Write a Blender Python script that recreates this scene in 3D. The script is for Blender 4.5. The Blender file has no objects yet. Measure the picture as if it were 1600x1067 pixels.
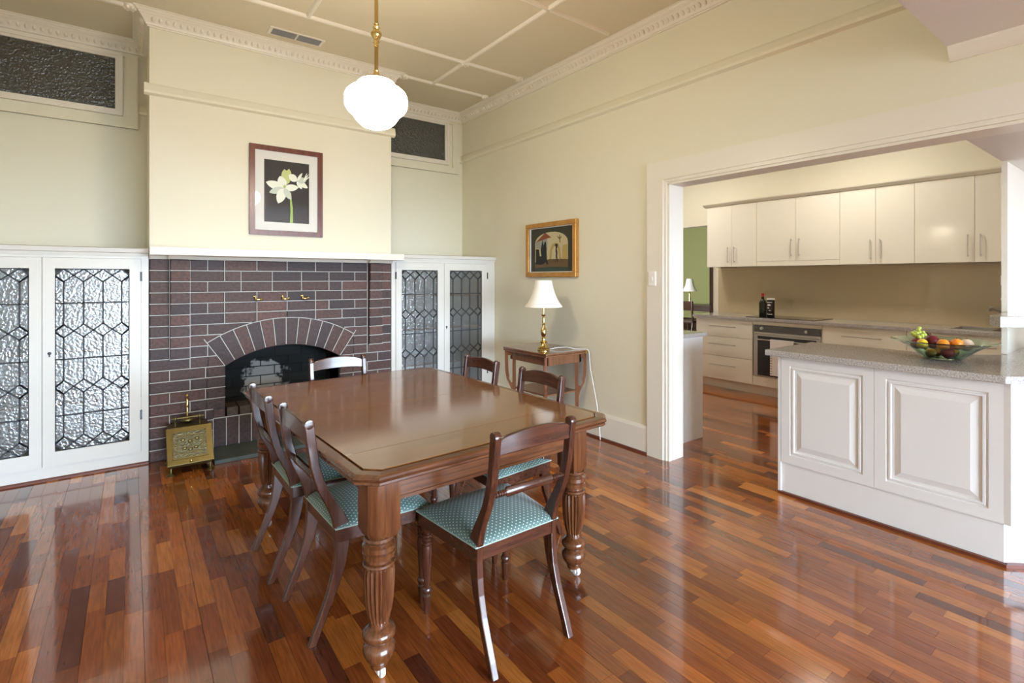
import bpy, bmesh, math, random
from mathutils import Vector, Matrix
S = bpy.context.scene
COL = S.collection
PI = math.pi
random.seed(7)

# ------------------------------------------------------------------ camera, world, light, exposure
CAM_H = 1.40
cam_d = bpy.data.cameras.new('camera'); cam = bpy.data.objects.new('camera', cam_d); COL.objects.link(cam)
cam.location = (0, 0, CAM_H); cam.rotation_euler = (PI/2, 0, -math.radians(36.68))
cam_d.sensor_width = 36; cam_d.lens = 798.2/1600*36; cam_d.shift_y = -98.5/1600
cam_d.clip_start = .05; cam_d.clip_end = 200
S.camera = cam
S.view_settings.view_transform = 'Standard'; S.view_settings.look = 'None'
S.view_settings.gamma = 1; S.view_settings.use_curve_mapping = False
S.view_settings.exposure = 1.25
S.cycles.max_bounces = 14; S.cycles.diffuse_bounces = 7; S.cycles.glossy_bounces = 6
S.cycles.transmission_bounces = 10; S.cycles.transparent_max_bounces = 12
S.cycles.sample_clamp_indirect = 8; S.cycles.caustics_reflective = False; S.cycles.caustics_refractive = False
W = bpy.data.worlds.new('daylight'); S.world = W; W.use_nodes = True
bg = W.node_tree.nodes['Background']; bg.inputs[0].default_value = (.66, .82, 1, 1); bg.inputs[1].default_value = 23.0

def area(name, loc, rot, sx, sy, power, color=(1, 1, 1), portal=False):
    l = bpy.data.lights.new(name, 'AREA'); l.shape = 'RECTANGLE'; l.size = sx; l.size_y = sy; l.energy = power; l.color = color
    if portal: l.cycles.is_portal = True
    o = bpy.data.objects.new(name, l); COL.objects.link(o); o.location = loc; o.rotation_euler = rot; return o
# portals only guide sampling of the sky through the glazed doors behind the viewer
YBK = -5.2      # back wall with the glazed garden doors
GLAZ = ((-.35, 4.65),)      # the picture glass mirrors these windows
for a, b in GLAZ: area('window_back_offscreen', ((a+b)/2, YBK-.06, 1.2), (PI/2, 0, 0), b-a, 2.3, 1, portal=True)


# ------------------------------------------------------------------ materials
def mat(name, col, rough=.5, metal=0, bump=None, noise=None, coat=0, spec=.5, emit=None, trans=0, ior=1.45, alpha=1):
    m = bpy.data.materials.new(name); m.use_nodes = True
    nt = m.node_tree; b = nt.nodes['Principled BSDF']
    c = (*col, 1) if len(col) == 3 else col
    b.inputs['Base Color'].default_value = c; b.inputs['Roughness'].default_value = rough; b.inputs['Metallic'].default_value = metal
    b.inputs['Specular IOR Level'].default_value = spec; b.inputs['Coat Weight'].default_value = coat; b.inputs['Coat Roughness'].default_value = .06
    b.inputs['Transmission Weight'].default_value = trans; b.inputs['IOR'].default_value = ior
    if emit: b.inputs['Emission Color'].default_value = (*emit[0], 1); b.inputs['Emission Strength'].default_value = emit[1]
    tc = nt.nodes.new('ShaderNodeTexCoord')
    if noise:   # (scale vec, detail, col2)
        mp = nt.nodes.new('ShaderNodeMapping'); mp.inputs['Scale'].default_value = noise[0]
        n = nt.nodes.new('ShaderNodeTexNoise'); n.inputs['Scale'].default_value = 1; n.inputs['Detail'].default_value = noise[1]
        r = nt.nodes.new('ShaderNodeValToRGB'); r.color_ramp.elements[0].position = .35; r.color_ramp.elements[1].position = .65
        r.color_ramp.elements[0].color = c; r.color_ramp.elements[1].color = (*noise[2], 1)
        nt.links.new(tc.outputs['Object'], mp.inputs[0]); nt.links.new(mp.outputs[0], n.inputs['Vector'])
        nt.links.new(n.outputs['Fac'], r.inputs[0]); nt.links.new(r.outputs[0], b.inputs['Base Color'])
    if bump:    # (scale, strength, detail)
        n = nt.nodes.new('ShaderNodeTexNoise'); n.inputs['Scale'].default_value = bump[0]; n.inputs['Detail'].default_value = bump[2] if len(bump) > 2 else 2
        bp = nt.nodes.new('ShaderNodeBump'); bp.inputs['Strength'].default_value = bump[1]; bp.inputs['Distance'].default_value = .01
        nt.links.new(tc.outputs['Object'], n.inputs['Vector']); nt.links.new(n.outputs['Fac'], bp.inputs['Height']); nt.links.new(bp.outputs[0], b.inputs['Normal'])
    return m
M = {}
M['wall'] = mat('cream_paint', (.735, .71, .575), .55)
M['wallk'] = mat('kitchen_paint', (.79, .75, .63), .5)
M['ceil'] = mat('ceiling_paint', (.67, .615, .48), .6)
M['ceil2'] = mat('soffit_paint', (.70, .68, .64), .55)
M['trim'] = mat('white_trim', (.76, .73, .65), .35)
M['cab'] = mat('cabinet_white', (.68, .67, .63), .35)
M['cool'] = mat('panel_white', (.68, .675, .66), .3)
M['gloss'] = mat('gloss_cream', (.78, .74, .65), .12)
M['nib'] = mat('nib_paint', (.76, .73, .67), .25)
M['mortar'] = mat('mortar_dark', (.045, .045, .05), .9)
M['point'] = mat('tuck_pointing', (.54, .54, .53), .8)
M['soot'] = mat('soot', (.012, .014, .014), .85, bump=(30, .5))
M['slate'] = mat('hearth_slate', (.045, .06, .055), .35, noise=((8, 8, 8), 4, (.07, .085, .075)))
M['brass'] = mat('polished_brass', (.66, .50, .20), .18, 1)
M['brassd'] = mat('old_brass', (.16, .125, .05), .45, 1, bump=(40, .15))
M['steel'] = mat('brushed_steel', (.62, .61, .60), .28, 1)
M['dark'] = mat('dark_iron', (.02, .02, .02), .4)
M['cabin'] = mat('cupboard_inside', (.62, .63, .62), .6)
M['lead'] = mat('lead_came', (.04, .042, .045), .6, 0)
M['obsc'] = mat('obscure_dark_glass', (.075, .075, .062), .14, bump=(62, 1.0, 1))
M['pane'] = mat('rippled_glass', (.86, .92, .95), .06, trans=1, ior=1.3, bump=(38, .55, 1))
def pane_mat():
    m = bpy.data.materials.new('rippled_glass'); m.use_nodes = True; nt = m.node_tree; nt.nodes.remove(nt.nodes['Principled BSDF'])
    out = nt.nodes['Material Output']; tc = nt.nodes.new('ShaderNodeNewGeometry')
    n = nt.nodes.new('ShaderNodeTexNoise'); n.inputs['Scale'].default_value = 62; n.inputs['Detail'].default_value = 1
    bp = nt.nodes.new('ShaderNodeBump'); bp.inputs['Strength'].default_value = 1; bp.inputs['Distance'].default_value = .0035
    nt.links.new(tc.outputs['Position'], n.inputs['Vector']); nt.links.new(n.outputs['Fac'], bp.inputs['Height'])
    tr = nt.nodes.new('ShaderNodeBsdfTransparent'); tr.inputs[0].default_value = (.75, .77, .77, 1)
    gl_ = nt.nodes.new('ShaderNodeBsdfGlossy'); gl_.inputs['Roughness'].default_value = .12; gl_.inputs[0].default_value = (.97, .97, .97, 1)
    tl = nt.nodes.new('ShaderNodeBsdfDiffuse'); tl.inputs[0].default_value = (.50, .51, .51, 1)
    nt.links.new(bp.outputs[0], gl_.inputs['Normal']); nt.links.new(bp.outputs[0], tl.inputs['Normal'])
    m1 = nt.nodes.new('ShaderNodeMixShader'); m1.inputs[0].default_value = .10; nt.links.new(tr.outputs[0], m1.inputs[1]); nt.links.new(tl.outputs[0], m1.inputs[2])
    m2 = nt.nodes.new('ShaderNodeMixShader'); m2.inputs[0].default_value = .085; nt.links.new(m1.outputs[0], m2.inputs[1]); nt.links.new(gl_.outputs[0], m2.inputs[2])
    nt.links.new(m2.outputs[0], out.inputs[0]); return m
M['pane'] = pane_mat()
M['shade'] = mat('lamp_shade', (.86, .85, .80), .8)
M['globe'] = mat('opal_glass_lit', (1, .98, .93), .2, emit=((1, .88, .68), 29))
M['oyster'] = mat('oyster_lit', (1, .95, .85), .4, emit=((1, .94, .83), 30))
M['plastic'] = mat('white_plastic', (.82, .82, .80), .3)
M['stone'] = mat('speckled_stone', (.26, .25, .25), .10, noise=((140, 140, 140), 3, (.52, .49, .45)))
M['splash'] = mat('tan_splashback', (.50, .405, .265), .1, coat=.3)
M['ovglass'] = mat('oven_glass', (.03, .03, .03), .05)
M['black'] = mat('black_glass', (.01, .01, .01), .06)
M['green'] = mat('green_paint', (.36, .36, .15), .6)
M['darkwood'] = mat('dark_wood', (.05, .022, .014), .3)
M['red'] = mat('red_gum_bead', (.12, .03, .015), .35)
M['canvas'] = mat('mat_board', (.70, .71, .69), .7)
M['picglass'] = mat('picture_backing', (.04, .04, .045), .08)
M['redframe'] = mat('mahogany_frame', (.16, .045, .025), .3, noise=((30, 30, 4), 3, (.11, .03, .018)))
M['gold'] = mat('gilt_wood', (.55, .29, .07), .35, .35, noise=((20, 20, 20), 3, (.46, .22, .05)))
M['lawn'] = mat('paving', (.24, .235, .22), .9)
M['towel'] = mat('towel', (.78, .75, .76), .9)
for k, c in dict(petal=(.72, .76, .66), petal2=(.50, .56, .48), stem=(.30, .42, .08), bud=(.48, .54, .20), ptdark=(.035, .035, .022), ptcream=(.52, .46, .29),
                 ptblack=(.008, .010, .010), ptred=(.22, .06, .025), ptground=(.13, .075, .03), ptochre=(.42, .31, .10), ptgrey=(.30, .31, .27), ptgreen=(.035, .06, .04)).items():
    M[k] = mat('print_'+k, c, .45)
for k, c in dict(orange=(.80, .27, .02), lemon=(.80, .52, .03), pome=(.16, .012, .02), apple=(.45, .03, .03), peach=(.74, .55, .40), grape=(.42, .48, .08), leafy=(.12, .06, .03)).items():
    M[k] = mat('fruit_'+k, c, .35)
M['bowl'] = mat('green_glass', (.62, .80, .68), .04, trans=1, ior=1.25)
M['bottle'] = mat('dark_bottle_glass', (.008, .012, .006), .06)
M['labelr'] = mat('label_red', (.55, .05, .02), .5); M['labelw'] = mat('label_white', (.72, .70, .66), .5); M['capred'] = mat('cap_red', (.40, .03, .03), .4)

def wood(name, c1, c2, rough=.22, axis=1, coat=.3, sc=14, bumpst=.0):
    m = bpy.data.materials.new(name); m.use_nodes = True; nt = m.node_tree; b = nt.nodes['Principled BSDF']
    tc = nt.nodes.new('ShaderNodeTexCoord'); mp = nt.nodes.new('ShaderNodeMapping')
    s = [sc*5, sc*5, sc*5]; s[axis] = sc*.35; mp.inputs['Scale'].default_value = s
    n = nt.nodes.new('ShaderNodeTexNoise'); n.inputs['Scale'].default_value = 1; n.inputs['Detail'].default_value = 5; n.inputs['Distortion'].default_value = .6
    r = nt.nodes.new('ShaderNodeValToRGB'); r.color_ramp.elements[0].position = .3; r.color_ramp.elements[1].position = .72
    r.color_ramp.elements[0].color = (*c1, 1); r.color_ramp.elements[1].color = (*c2, 1)
    nt.links.new(tc.outputs['Object'], mp.inputs[0]); nt.links.new(mp.outputs[0], n.inputs['Vector']); nt.links.new(n.outputs['Fac'], r.inputs[0])
    nt.links.new(r.outputs[0], b.inputs['Base Color']); b.inputs['Roughness'].default_value = rough
    b.inputs['Coat Weight'].default_value = coat; b.inputs['Coat Roughness'].default_value = .1
    return m
M['mahog'] = wood('mahogany', (.065, .020, .008), (.155, .056, .020), .25, 2)
M['tabletop'] = wood('mahogany_top', (.13, .052, .015), (.23, .105, .034), .14, 0, .6, 7)
M['mahogx'] = wood('mahogany_rail', (.065, .020, .008), (.15, .054, .020), .25, 0)
M['chair'] = wood('chair_mahogany', (.036, .011, .006), (.088, .028, .014), .27, 2, .3)
M['chairx'] = wood('chair_rail_mahogany', (.036, .011, .006), (.088, .028, .014), .27, 0, .3)
M['sidewood'] = wood('side_table_wood', (.12, .045, .02), (.24, .10, .045), .28, 2)
M['sidetop'] = wood('side_table_top', (.13, .05, .025), (.22, .10, .05), .14, 1, .6)

# floor strips: colour from the object's colour (single strips) or the colour attribute (joined strips)
def floor_mat(attr):
    m = bpy.data.materials.new('jarrah_strip' + ('_far' if attr else '')); m.use_nodes = True; nt = m.node_tree; b = nt.nodes['Principled BSDF']
    g = nt.nodes.new('ShaderNodeNewGeometry'); mp = nt.nodes.new('ShaderNodeMapping'); mp.inputs['Scale'].default_value = (110, 7, 1)
    n = nt.nodes.new('ShaderNodeTexNoise'); n.inputs['Scale'].default_value = 1; n.inputs['Detail'].default_value = 4; n.inputs['Distortion'].default_value = .5
    mr = nt.nodes.new('ShaderNodeMapRange'); mr.inputs['From Min'].default_value = .3; mr.inputs['From Max'].default_value = .7; mr.inputs['To Min'].default_value = .72; mr.inputs['To Max'].default_value = 1.22
    if attr: c = nt.nodes.new('ShaderNodeVertexColor'); c.layer_name = 'Col'; co = c.outputs['Color']
    else: c = nt.nodes.new('ShaderNodeObjectInfo'); co = c.outputs['Color']
    mx = nt.nodes.new('ShaderNodeVectorMath'); mx.operation = 'SCALE'
    nt.links.new(g.outputs['Position'], mp.inputs[0]); nt.links.new(mp.outputs[0], n.inputs['Vector']); nt.links.new(n.outputs['Fac'], mr.inputs['Value'])
    nt.links.new(co, mx.inputs[0]); nt.links.new(mr.outputs[0], mx.inputs['Scale']); nt.links.new(mx.outputs[0], b.inputs['Base Color'])
    b.inputs['Roughness'].default_value = .13; b.inputs['Coat Weight'].default_value = .6; b.inputs['Coat Roughness'].default_value = .06
    return m
M['strip'] = floor_mat(False); M['stripfar'] = floor_mat(True)
# brick: random tone per object, soot and pits
def brick_mat():
    m = bpy.data.materials.new('brown_brick'); m.use_nodes = True; nt = m.node_tree; b = nt.nodes['Principled BSDF']
    oi = nt.nodes.new('ShaderNodeObjectInfo'); g = nt.nodes.new('ShaderNodeNewGeometry')
    n = nt.nodes.new('ShaderNodeTexNoise'); n.inputs['Scale'].default_value = 45; n.inputs['Detail'].default_value = 5
    nt.links.new(g.outputs['Position'], n.inputs['Vector'])
    mr = nt.nodes.new('ShaderNodeMapRange'); mr.inputs['From Min'].default_value = .3; mr.inputs['From Max'].default_value = .7; mr.inputs['To Min'].default_value = .55; mr.inputs['To Max'].default_value = 1.35
    mx = nt.nodes.new('ShaderNodeVectorMath'); mx.operation = 'SCALE'
    nt.links.new(n.outputs['Fac'], mr.inputs['Value']); nt.links.new(oi.outputs['Color'], mx.inputs[0]); nt.links.new(mr.outputs[0], mx.inputs['Scale'])
    nt.links.new(mx.outputs[0], b.inputs['Base Color']); b.inputs['Roughness'].default_value = .58
    bp = nt.nodes.new('ShaderNodeBump'); bp.inputs['Strength'].default_value = .5; bp.inputs['Distance'].default_value = .006
    nt.links.new(n.outputs['Fac'], bp.inputs['Height']); nt.links.new(bp.outputs[0], b.inputs['Normal'])
    return m
M['brick'] = brick_mat()
def firebox_mat():   # soot with a burnt-clean pale patch on the back bricks
    m = bpy.data.materials.new('burnt_firebrick'); m.use_nodes = True; nt = m.node_tree; b = nt.nodes['Principled BSDF']
    g = nt.nodes.new('ShaderNodeNewGeometry'); mp = nt.nodes.new('ShaderNodeMapping'); mp.vector_type = 'POINT'
    mp.inputs['Location'].default_value = (-.98*2.6, 0, -.42*2.1); mp.inputs['Scale'].default_value = (2.6, 0, 2.1)
    le = nt.nodes.new('ShaderNodeVectorMath'); le.operation = 'LENGTH'
    n = nt.nodes.new('ShaderNodeTexNoise'); n.inputs['Scale'].default_value = 9; n.inputs['Detail'].default_value = 4
    ad = nt.nodes.new('ShaderNodeMath'); ad.operation = 'ADD'
    r = nt.nodes.new('ShaderNodeValToRGB'); r.color_ramp.elements[0].position = .92; r.color_ramp.elements[1].position = 1.0
    r.color_ramp.elements[0].color = (.36, .37, .37, 1); r.color_ramp.elements[1].color = (.012, .014, .014, 1)
    nt.links.new(g.outputs['Position'], mp.inputs[0]); nt.links.new(mp.outputs[0], le.inputs[0]); nt.links.new(g.outputs['Position'], n.inputs['Vector'])
    nt.links.new(le.outputs['Value'], ad.inputs[0]); nt.links.new(n.outputs['Fac'], ad.inputs[1]); nt.links.new(ad.outputs[0], r.inputs[0]); nt.links.new(r.outputs[0], b.inputs['Base Color'])
    b.inputs['Roughness'].default_value = .9
    return m
M['firebrick'] = firebox_mat()
def fabric_mat():   # teal damask with a staggered lattice of pale dots, in UV metres
    m = bpy.data.materials.new('teal_spot_fabric'); m.use_nodes = True; nt = m.node_tree; b = nt.nodes['Principled BSDF']
    uv = nt.nodes.new('ShaderNodeUVMap'); uv.uv_map = 'UVMap'
    def lattice(off):
        a = nt.nodes.new('ShaderNodeVectorMath'); a.operation = 'MULTIPLY_ADD'; a.inputs[1].default_value = (52, 38, 0); a.inputs[2].default_value = (off, off, 0)
        f = nt.nodes.new('ShaderNodeVectorMath'); f.operation = 'FRACTION'; s = nt.nodes.new('ShaderNodeVectorMath'); s.operation = 'SUBTRACT'; s.inputs[1].default_value = (.5, .5, 0)
        k = nt.nodes.new('ShaderNodeVectorMath'); k.operation = 'MULTIPLY'; k.inputs[1].default_value = (1, 1.36, 0)
        l = nt.nodes.new('ShaderNodeVectorMath'); l.operation = 'LENGTH'
        nt.links.new(uv.outputs[0], a.inputs[0]); nt.links.new(a.outputs[0], f.inputs[0]); nt.links.new(f.outputs[0], s.inputs[0]); nt.links.new(s.outputs[0], k.inputs[0]); nt.links.new(k.outputs[0], l.inputs[0])
        c = nt.nodes.new('ShaderNodeMath'); c.operation = 'LESS_THAN'; c.inputs[1].default_value = .15; nt.links.new(l.outputs['Value'], c.inputs[0]); return c
    p, q = lattice(0), lattice(.5)
    mx = nt.nodes.new('ShaderNodeMath'); mx.operation = 'MAXIMUM'; nt.links.new(p.outputs[0], mx.inputs[0]); nt.links.new(q.outputs[0], mx.inputs[1])
    cr = nt.nodes.new('ShaderNodeMix'); cr.data_type = 'RGBA'; cr.inputs[6].default_value = (.075, .145, .138, 1); cr.inputs[7].default_value = (.60, .66, .56, 1)
    nt.links.new(mx.outputs[0], cr.inputs[0]); nt.links.new(cr.outputs[2], b.inputs['Base Color']); b.inputs['Roughness'].default_value = .55; b.inputs['Sheen Weight'].default_value = .3
    return m
M['fabric'] = fabric_mat()

# ------------------------------------------------------------------ mesh helpers
class MB:
    def __init__(s): s.v = []; s.f = []; s.m = []; s.uv = None
    def face(s, pts, mi=0):
        i = len(s.v); s.v += [tuple(p) for p in pts]; s.f.append(list(range(i, i+len(pts)))); s.m.append(mi); return s
    def box(s, x0, x1, y0, y1, z0, z1, mi=0):
        i = len(s.v); s.v += [(x, y, z) for z in (z0, z1) for y in (y0, y1) for x in (x0, x1)]
        for q in ((0, 2, 3, 1), (4, 5, 7, 6), (0, 1, 5, 4), (2, 6, 7, 3), (0, 4, 6, 2), (1, 3, 7, 5)): s.f.append([i+k for k in q]); s.m.append(mi)
        return s
    def prism(s, poly, h0, h1, axis='z', mi=0):   # poly 2-D, extruded on axis; y: (x,z) polys, x: (y,z) polys
        P = {'z': lambda a, b, h: (a, b, h), 'y': lambda a, b, h: (a, h, b), 'x': lambda a, b, h: (h, a, b)}[axis]
        n = len(poly); i = len(s.v); s.v += [P(a, b, h0) for a, b in poly] + [P(a, b, h1) for a, b in poly]
        s.f.append([i+k for k in range(n)][::-1]); s.f.append([i+n+k for k in range(n)]); s.m += [mi, mi]
        for k in range(n): s.f.append([i+k, i+(k+1) % n, i+n+(k+1) % n, i+n+k]); s.m.append(mi)
        return s
    def lathe(s, prof, seg=24, c=(0, 0, 0), mi=0, axis='z', cap=True, flute=None):
        i = len(s.v); n = len(prof)
        for r, z in prof:
            for k in range(seg):
                a = 2*PI*k/seg; rr = r
                if flute and flute[0] <= z <= flute[1]: rr = r*(1-flute[3]*(.5-.5*math.cos(k*PI/2)))
                p = (rr*math.cos(a), rr*math.sin(a), z)
                if axis == 'x': p = (p[2], p[0], p[1])
                if axis == 'y': p = (p[0], p[2], p[1])
                s.v.append((c[0]+p[0], c[1]+p[1], c[2]+p[2]))
        for j in range(n-1):
            for k in range(seg): s.f.append([i+j*seg+k, i+j*seg+(k+1) % seg, i+(j+1)*seg+(k+1) % seg, i+(j+1)*seg+k]); s.m.append(mi)
        if cap:
            s.f.append([i+k for k in range(seg)][::-1]); s.f.append([i+(n-1)*seg+k for k in range(seg)]); s.m += [mi, mi]
        return s
    def ball(s, c, r, seg=14, ring=9, mi=0):
        rx, ry, rz = r if isinstance(r, tuple) else (r, r, r)
        pr = [(math.sin(PI*j/ring), -math.cos(PI*j/ring)) for j in range(ring+1)]; i = len(s.v)
        s.lathe([(max(a, .02), b) for a, b in pr], seg, mi=mi)
        for k in range(i, len(s.v)): x, y, z = s.v[k]; s.v[k] = (c[0]+x*rx, c[1]+y*ry, c[2]+z*rz)
        return s
    def tube(s, path, r, seg=10, mi=0):
        path = [Vector(p) for p in path]; i = len(s.v); n = len(path); rs = r if isinstance(r, (list, tuple)) else [r]*n
        t0 = (path[1]-path[0]).normalized(); up = Vector((0, 0, 1)) if abs(t0.z) < .9 else Vector((1, 0, 0)); nrm = t0.cross(up).normalized()
        for k, p in enumerate(path):
            t = (path[min(k+1, n-1)]-path[max(k-1, 0)]).normalized(); nrm = (nrm-t*nrm.dot(t)).normalized(); b = t.cross(nrm)
            for a in range(seg): s.v.append(tuple(p+(nrm*math.cos(2*PI*a/seg)+b*math.sin(2*PI*a/seg))*rs[k]))
        for j in range(n-1):
            for k in range(seg): s.f.append([i+j*seg+k, i+j*seg+(k+1) % seg, i+(j+1)*seg+(k+1) % seg, i+(j+1)*seg+k]); s.m.append(mi)
        s.f.append([i+k for k in range(seg)][::-1]); s.f.append([i+(n-1)*seg+k for k in range(seg)]); s.m += [mi, mi]
        return s
    def sweep(s, rings, mi=0, closed=False):    # rings: list of equal-length loops of 3-D points
        i = len(s.v); n = len(rings[0])
        for r in rings: s.v += [tuple(p) for p in r]
        m = len(rings)
        for j in range(m if closed else m-1):
            for k in range(n): s.f.append([i+j*n+k, i+j*n+(k+1) % n, i+((j+1) % m)*n+(k+1) % n, i+((j+1) % m)*n+k]); s.m.append(mi)
        if not closed: s.f.append([i+k for k in range(n)][::-1]); s.f.append([i+(m-1)*n+k for k in range(n)]); s.m += [mi, mi]
        return s
    def shift(s, d, start=0):
        for k in range(start, len(s.v)): s.v[k] = (s.v[k][0]+d[0], s.v[k][1]+d[1], s.v[k][2]+d[2])
        return s
    def build(s, name, mats, parent=None, smooth=False, world=True, bevel=0):
        me = bpy.data.meshes.new(name); v = s.v
        if parent is not None and world:
            l = parent.location; pp = parent.parent
            while pp is not None: l = l+pp.location; pp = pp.parent
            v = [(a-l[0], b-l[1], c-l[2]) for a, b, c in v]
        me.from_pydata(v, [], s.f)
        for m in (mats if isinstance(mats, (list, tuple)) else [mats]): me.materials.append(M[m] if isinstance(m, str) else m)
        for p, k in zip(me.polygons, s.m): p.material_index = k
        bm = bmesh.new(); bm.from_mesh(me); bmesh.ops.recalc_face_normals(bm, faces=bm.faces[:]); bm.to_mesh(me); bm.free()
        if smooth:
            for p in me.polygons: p.use_smooth = True
            me.set_sharp_from_angle(angle=math.radians(38))
        o = bpy.data.objects.new(name, me); COL.objects.link(o)
        if parent is not None: o.parent = parent
        if bevel:
            b = o.modifiers.new('edge', 'BEVEL'); b.width = bevel; b.segments = 2; b.limit_method = 'ANGLE'; b.angle_limit = .6
        return o
def tag(o, label=None, cat=None, group=None, kind=None):
    if label: o['label'] = label
    if cat: o['category'] = cat
    if group: o['group'] = group
    if kind: o['kind'] = kind
    return o
def thing(name, label, cat, loc=(0, 0, 0), rz=0, group=None):
    o = bpy.data.objects.new(name, None); COL.objects.link(o); o.location = loc; o.rotation_euler = (0, 0, rz); o.empty_display_size = .1
    return tag(o, label, cat, group)
def struct(mb, name, m, label=None, **k): return tag(mb.build(name, m, **k), label, None, None, 'structure')
def copy_tree(o, parent=None):
    c = o.copy(); COL.objects.link(c); c.parent = parent
    for ch in list(o.children): copy_tree(ch, c)
    return c
def proj(x, y, z):
    th = .930606; d = math.cos(th)*x+math.sin(th)*y; r = math.sin(th)*x-math.cos(th)*y
    return (800+798.2*r/d, 435-798.2*(z-CAM_H)/d, d) if d > .05 else None

# ------------------------------------------------------------------ room shell
YC, YA, XB, XL, ZC = 4.755, 5.468, 3.30, -1.14, 3.42
XB2 = 3.465; XK = 6.63
struct(MB().box(XL-.15, XB2, YA, YA+.15, 0, ZC+.1), 'wall_fireplace', 'wall', 'cream wall of the alcoves beside the chimney')
struct(MB().box(.109, 2.054, YC, YA, 1.576, ZC), 'wall_chimney', 'wall', 'cream plastered chimney breast above the mantel')
struct(MB().box(XL-.15, XL, YBK-.15, YA, 0, ZC+.1), 'wall_left', 'wall', 'cream side wall of the dining room')
wr = struct(MB().box(XB, XB2, 2.43, YA, 0, ZC+.1).box(XB, XB2, YBK-.1, 2.43, 2.13, ZC+.1), 'wall_right', 'wall', 'cream wall with wide opening to the kitchen')
wb = MB()
xs = [XL-.15, GLAZ[0][0], GLAZ[0][1], XK+.15]
for k in (0, 2): wb.box(xs[k], xs[k+1], YBK-.15, YBK, 0, 2.65)
for k in (1,): wb.box(xs[k], xs[k+1], YBK-.15, YBK, 2.35, 2.65)
struct(wb, 'wall_back', 'wall', 'wall with wide glazed doors behind the viewer')
n = 0
for a, b in GLAZ:
    n += 1; fr = MB(); k = round((b-a)/.95)
    for q in range(k+1):
        x = a+(b-a)*q/k; fr.box(max(a, x-.05), min(b, x+.05), YBK-.12, YBK-.04, 0, 2.35)
    fr.box(a, b, YBK-.12, YBK-.04, 2.25, 2.35).box(a, b, YBK-.12, YBK-.04, 0, .16)
    struct(fr, 'window_%d' % n, 'trim', 'white framed glazed garden doors')
# kitchen walls: far wall with doorway to the green room
struct(MB().box(XK, XK+.15, YBK-.1, 4.16, 0, 3.1).box(XK, XK+.15, 5.06, 5.75, 0, 3.1).box(XK, XK+.15, 4.16, 5.06, 2.16, 3.1), 'wall_kitchen', 'wallk', 'warm cream kitchen wall behind the cupboards')
struct(MB().box(XB2, XK+.15, 5.6, 5.75, 0, 3.1), 'wall_kitchen_end', 'wallk', 'kitchen end wall')
struct(MB().box(4.37, XK, .71, .73, 0, 2.13), 'wall_nib', 'nib', 'pale panel wall rising from the benchtop')
struct(MB().box(4.362, 4.371, .706, .734, .9295, 2.13), 'trim_1', 'gloss', 'cream edge strip of the panel wall')
# ceilings
ce = struct(MB().box(XL-.15, XB2, .66, YA+.15, ZC, ZC+.1), 'ceiling', 'ceil', 'cream battened dining ceiling')
struct(MB().box(XL-.15, XB, YBK-.15, .743, 2.55, 2.65).box(XL, XB, .66, .743, 2.65, ZC), 'ceiling_low', 'ceil2', 'lower pinkish ceiling of the extension')
struct(MB().box(XB2, XK, -.6, .73, 2.13, 3.1), 'ceiling_soffit', 'ceil2', 'low soffit beside the kitchen')
struct(MB().box(XB2, XK+.1, YBK-.15, -.6, 2.55, 2.65).box(XB2, XK+.1, .73, 5.75, 3.0, 3.1), 'ceiling_kitchen', 'wallk', 'kitchen ceiling')
# room beyond the kitchen
gr = MB().box(13, 13.1, 3, 11, 0, 3.1).box(XK+.15, 13.1, 10.9, 11, 0, 3.1).box(XK+.15, 13.1, 2.9, 3, 0, 3.1)
gr.box(XK, XK+.15, 5.75, 11, 0, 3.1).box(XK, XK+.15, 2.9, 4.0, 3.0, 3.1)
struct(gr, 'wall_study', 'green', 'olive green wall of the room beyond the kitchen')
struct(MB().box(XK+.15, 13.1, 2.9, 11, 3.0, 3.1), 'ceiling_study', 'ceil')
struct(MB().box(12.97, 13, 3, 10.9, 0, .26), 'baseboard_study', 'darkwood', 'dark timber skirting on the green wall')
struct(MB().box(XK+.15, 13.1, 2.9, 11, -.05, 0), 'floor_study', 'darkwood', 'timber floor of the room beyond')
struct(MB().box(-30, 40, -60, YBK-.15, -.08, -.03), 'ground', 'lawn', 'pale paving outside the glazed doors')
# doorway trim to green room
struct(MB().box(XK-.02, XK+.17, 4.115, 4.16, 0, 2.2), 'trim_2', 'darkwood', 'dark timber jamb of the doorway')

# floor: jarrah strips running along Y, three strips to a board
fl = struct(MB().box(XL-.15, XK+.1, YBK-.15, 5.75, -.05, -.004), 'floor', 'mortar', 'polished red-brown jarrah strip floor')
SW = .0633
PAL = [(0.193, 0.052, 0.013), (0.243, 0.067, 0.016), (0.307, 0.093, 0.019), (0.357, 0.116, 0.023), (0.171, 0.044, 0.013), (0.414, 0.148, 0.032), (0.107, 0.029, 0.013), (0.271, 0.08, 0.017), (0.221, 0.059, 0.015), (0.471, 0.174, 0.04)]
WT = [5, 6, 6, 4, 4, 2, 3, 6, 5, 1]
strips = []
i = 0; x = XL-.15
while x < XK+.05:
    y = YBK-.15-random.random()*.4
    lens = (.30, .62) if i % 3 else (.22, .55)
    while y < 5.75:
        L = random.uniform(*lens)
        y1 = min(y+L, 5.75)
        c = random.choices(PAL, WT)[0]; f = random.uniform(.85, 1.15)
        strips.append((x, y, min(x+SW, XK+.1), y1, tuple(k*f for k in c), i % 3 == 2)); y = y1
    x += SW; i += 1
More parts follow.
